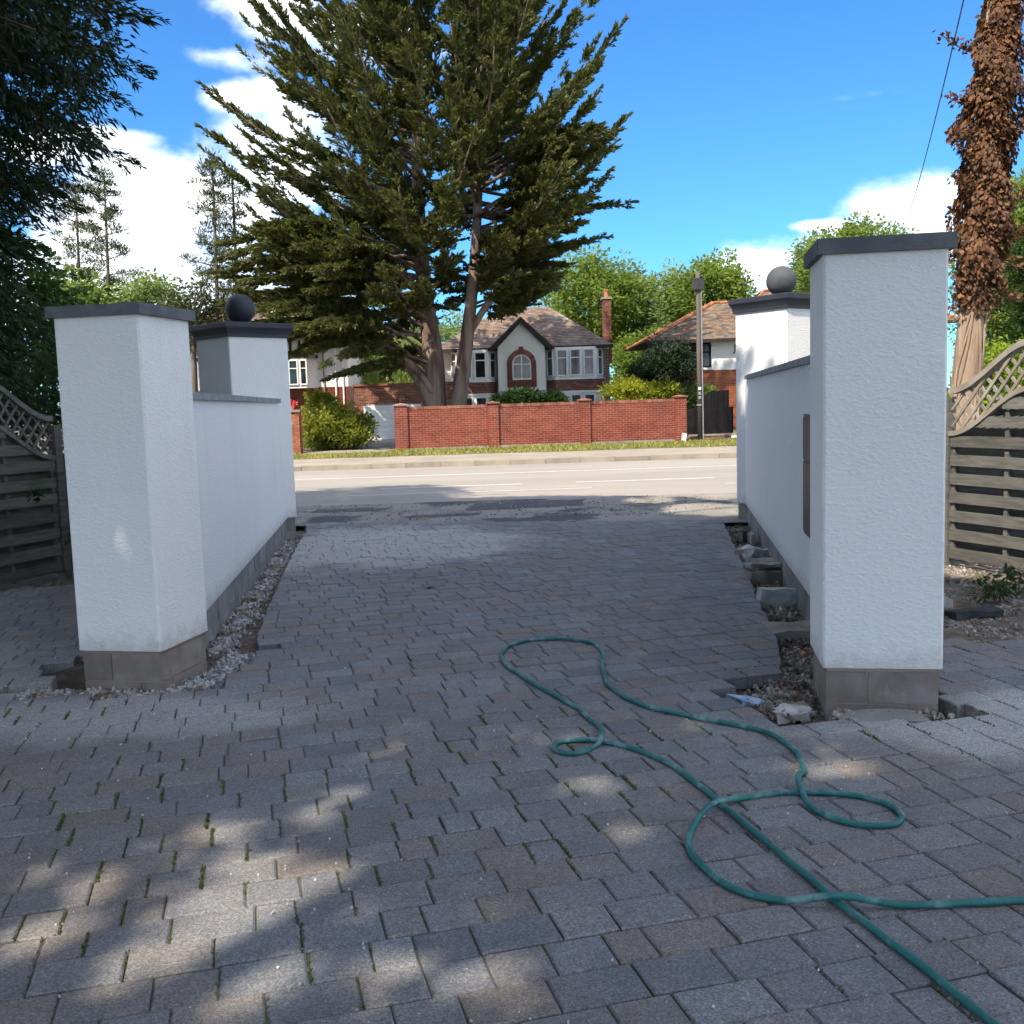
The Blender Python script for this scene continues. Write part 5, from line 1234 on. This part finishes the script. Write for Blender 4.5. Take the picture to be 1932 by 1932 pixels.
# --- trees behind the houses
def bt(px, py, Y, rx, rz, lab, m='leaf_broad', ncl=320, **kw):
    c = at(px, py, Y); s_ = Y / FPX
    broadleaf('broadleaf_tree', (c.x, Y, .08), tuple(c), (rx * s_, rx * s_ * .9, rz * s_), lab, m, group='trees behind the houses', n_cl=ncl, n_leaf=55, cl_r=.75 * Y / 62, leafL=.26 * Y / 62, leafW=.15 * Y / 62, trunk=.3, **kw)
bt(1120, 575, 64, 95, 100, 'sunny yellow green tree rising behind the gabled house', n_cl=0) if False else bt(1120, 580, 64, 95, 95, 'sunny yellow green tree rising behind the gabled house')
bt(690, 690, 74, 95, 75, 'bright tree far behind the weeping willow', 'leaf_broad', 200)
bt(830, 675, 78, 100, 85, 'light green tree far behind the twin trunks', 'leaf_broad_pale', 200)
bt(560, 660, 80, 110, 80, 'tree far behind the half timbered house', 'leaf_broad', 160)
bt(1222, 610, 66, 75, 100, 'pale tree between the brick chimney and the orange ridge', 'leaf_broad_pale', 260)
bt(1215, 690, 58, 55, 60, 'low light tree beside the brick chimney', 'leaf_broad', 160)
bt(1350, 570, 60, 70, 78, 'round tree rising behind the telegraph pole', 'leaf_broad', 260)
bt(1290, 600, 62, 50, 80, 'slim tree just behind the telegraph pole top', 'leaf_broad_pale', 170)
bt(1625, 500, 34, 105, 80, 'sunlit tree top above the cap of the tall gate pillar', 'leaf_broad', 300)
bt(1535, 520, 40, 30, 65, 'narrow tree between the grey ball and the tall pillar', 'leaf_broad_pale', 120)
bt(1905, 520, 24, 85, 190, 'tall dense green tree at the edge of view behind the dead ivy', 'leaf_broad', 520)
bt(1980, 560, 22, 70, 150, 'bushy green tree filling the corner behind the trellis fence', 'leaf_green', 300)
# hedge behind the fence
q0, q1 = at(1815, 680, 15), at(2010, 672, 15); t = thing('hedge', (lerp(q0.x, q1.x, .5), 15, -.02), 'clipped bright yellow green hedge behind the trellis fence', 'hedge')
V, r = clumps((lerp(q0.x, q1.x, .5), 15, 1.15), ((q1.x - q0.x) / 2 + .3, .5, 1.05), 700, 34, .16, .07, .045, shell=.72, bumpy=.05); np_mesh('foliage', V, r, 'leaf_hedge', t)
mb = MB()
for k in range(7): x = lerp(q0.x, q1.x, k / 6); tube_tree(mb, [(x, 15, -.1), (x + random.gauss(0, .1), 15, 1.8)], .035, .01, 6, 3)
mb.build('stems', 'bark_grey', t)
# weeping willow behind the garage
def willow():
    Y = 58; c = at(725, 640, Y); t = thing('willow_tree', (c.x, Y, .08), 'weeping willow with pale hanging fronds behind the brick garage', 'tree')
    mb = MB(); tube_tree(mb, [(c.x, Y, 0), (c.x + .2, Y, 3), (c.x, Y, 6)], .3, .08, 8); C, D = [], []
    for k in range(230):
        a = random.uniform(0, 6.28); rad = 3.1 * math.sqrt(random.random()); zt_ = 5.9 - .25 * rad + random.gauss(0, .3); x, y = c.x + math.cos(a) * rad, Y + math.sin(a) * rad * .8; L = zt_ - random.uniform(.6, 2.2)
        if k % 6 == 0: tube_tree(mb, [(c.x, Y, 4.2), (lerp(c.x, x, .6), lerp(Y, y, .6), zt_ + .3), (x, y, zt_)], .05, .012, 5, 4)
        sw = random.gauss(0, .12)
        for q in range(46): u = random.random(); C.append((x + sw * u * L + random.gauss(0, .05), y + random.gauss(0, .05), zt_ - u * L)); D.append((random.gauss(0, .35), random.gauss(0, .35), -1))
    np_mesh('crown', kites(np.array(C), np.array(D), RNG.uniform(.2, .36, len(C)), .07), RNG.random(len(C)), 'leaf_willow', t); mb.build('trunk', 'bark_grey', t, smooth=True)
willow()
# --- shrubs across the road
def shrub(name, px, py, Y, rx, rz, lab, m, ncl, clr, lf, base=.09, nl=34, **kw):
    c = at(px, py, Y); s_ = Y / FPX
    broadleaf(name, (c.x, Y, base), tuple(c), (rx * s_, rx * s_ * .85, rz * s_), lab, m, cat='shrub', group='garden shrubs', n_cl=ncl, n_leaf=nl, cl_r=clr, leafL=lf, leafW=lf * .45, trunk=.05, **kw)
shrub('rhododendron_bush', 636, 812, 37.4, 62, 44, 'big rounded bush with yellow green top beside the brick gate pier', 'leaf_shrub', 300, .22, .17, shell=.6)
shrub('rhododendron_bush', 606, 765, 38.2, 26, 22, 'leafy shoots standing up behind the big rounded bush', 'leaf_shrub', 60, .16, .20, shell=.2)
shrub('laurel_bush', 985, 757, 37.2, 34, 20, 'dark green bush showing over the middle of the brick wall', 'leaf_green', 120, .16, .16)
shrub('laurel_bush', 945, 762, 37.0, 18, 14, 'small dark bush by the second pier of the brick wall', 'leaf_green', 50, .15, .14)
shrub('laurel_bush', 1045, 757, 37.2, 24, 17, 'dark leafy bush below the wide bay window', 'leaf_green', 80, .15, .16)
shrub('holly_tree', 1265, 690, 39.5, 58, 44, 'dark ragged evergreen before the black framed window', 'leaf_dark', 190, .26, .15, shell=.2)
shrub('holly_tree', 1215, 705, 40, 40, 26, 'low dark evergreen beside the yellow bush', 'leaf_dark', 90, .24, .15, shell=.2)
shrub('golden_bush', 1185, 742, 38.5, 45, 26, 'bright yellow green bush at the wall end below the chimney', 'leaf_yellow', 170, .2, .15)
shrub('golden_bush', 1240, 745, 39, 40, 24, 'yellow bush half hidden beneath the dark evergreen', 'leaf_yellow', 110, .2, .15)
shrub('privet_bush', 1318, 752, 40, 30, 26, 'green privet behind the telegraph pole and black gate', 'leaf_broad', 110, .2, .13)
shrub('privet_bush', 1270, 752, 39, 30, 20, 'shadowy green bush behind the last pier of the brick wall', 'leaf_green', 80, .2, .14)
# weeds by the fences
for px, py, s_, lab in ((1880, 1135, .16, 'straggly dark weed growing in the gravel'), (1812, 1050, .16, 'small leafy weed at the foot of the sunlit fence'), (1922, 1120, .14, 'dark weed tuft at the edge of the gravel')):
    q = gp(px, py); t = thing('weed', (q.x, q.y, -.02), lab, 'weed'); V, r = clumps((q.x, q.y, s_ * .7), (s_, s_, s_ * .8), 16, 12, .05, .06, .022, shell=.1); np_mesh('leaves', V, r, 'leaf_green', t)
    mb = MB()
    for k in range(6): a = k * 1.05; mb.tube([(q.x, q.y, -.03), (q.x + math.cos(a) * s_ * .6, q.y + math.sin(a) * s_ * .6, s_)], [.004, .002], 4)
    mb.build('stems', 'twig', t)
# ivy sprigs poking through the dark fence
for px, py, lab in ((52, 1205, 'sprig of green leaves poking through the shaded fence'), (120, 1312, 'lower sprig of leaves on the shaded fence')):
    q = at(px / 1.294 if False else px * 1.0, py / 1.294, 9.45); q.x += .06
    V, r = clumps((q.x, q.y, q.z), (.09, .09, .05), 7, 7, .03, .055, .04, shell=.1); o = np_mesh('leaf_sprig', V, r, 'leaf_green', loc=tuple(q)); o['label'] = lab; o['category'] = 'leaves'
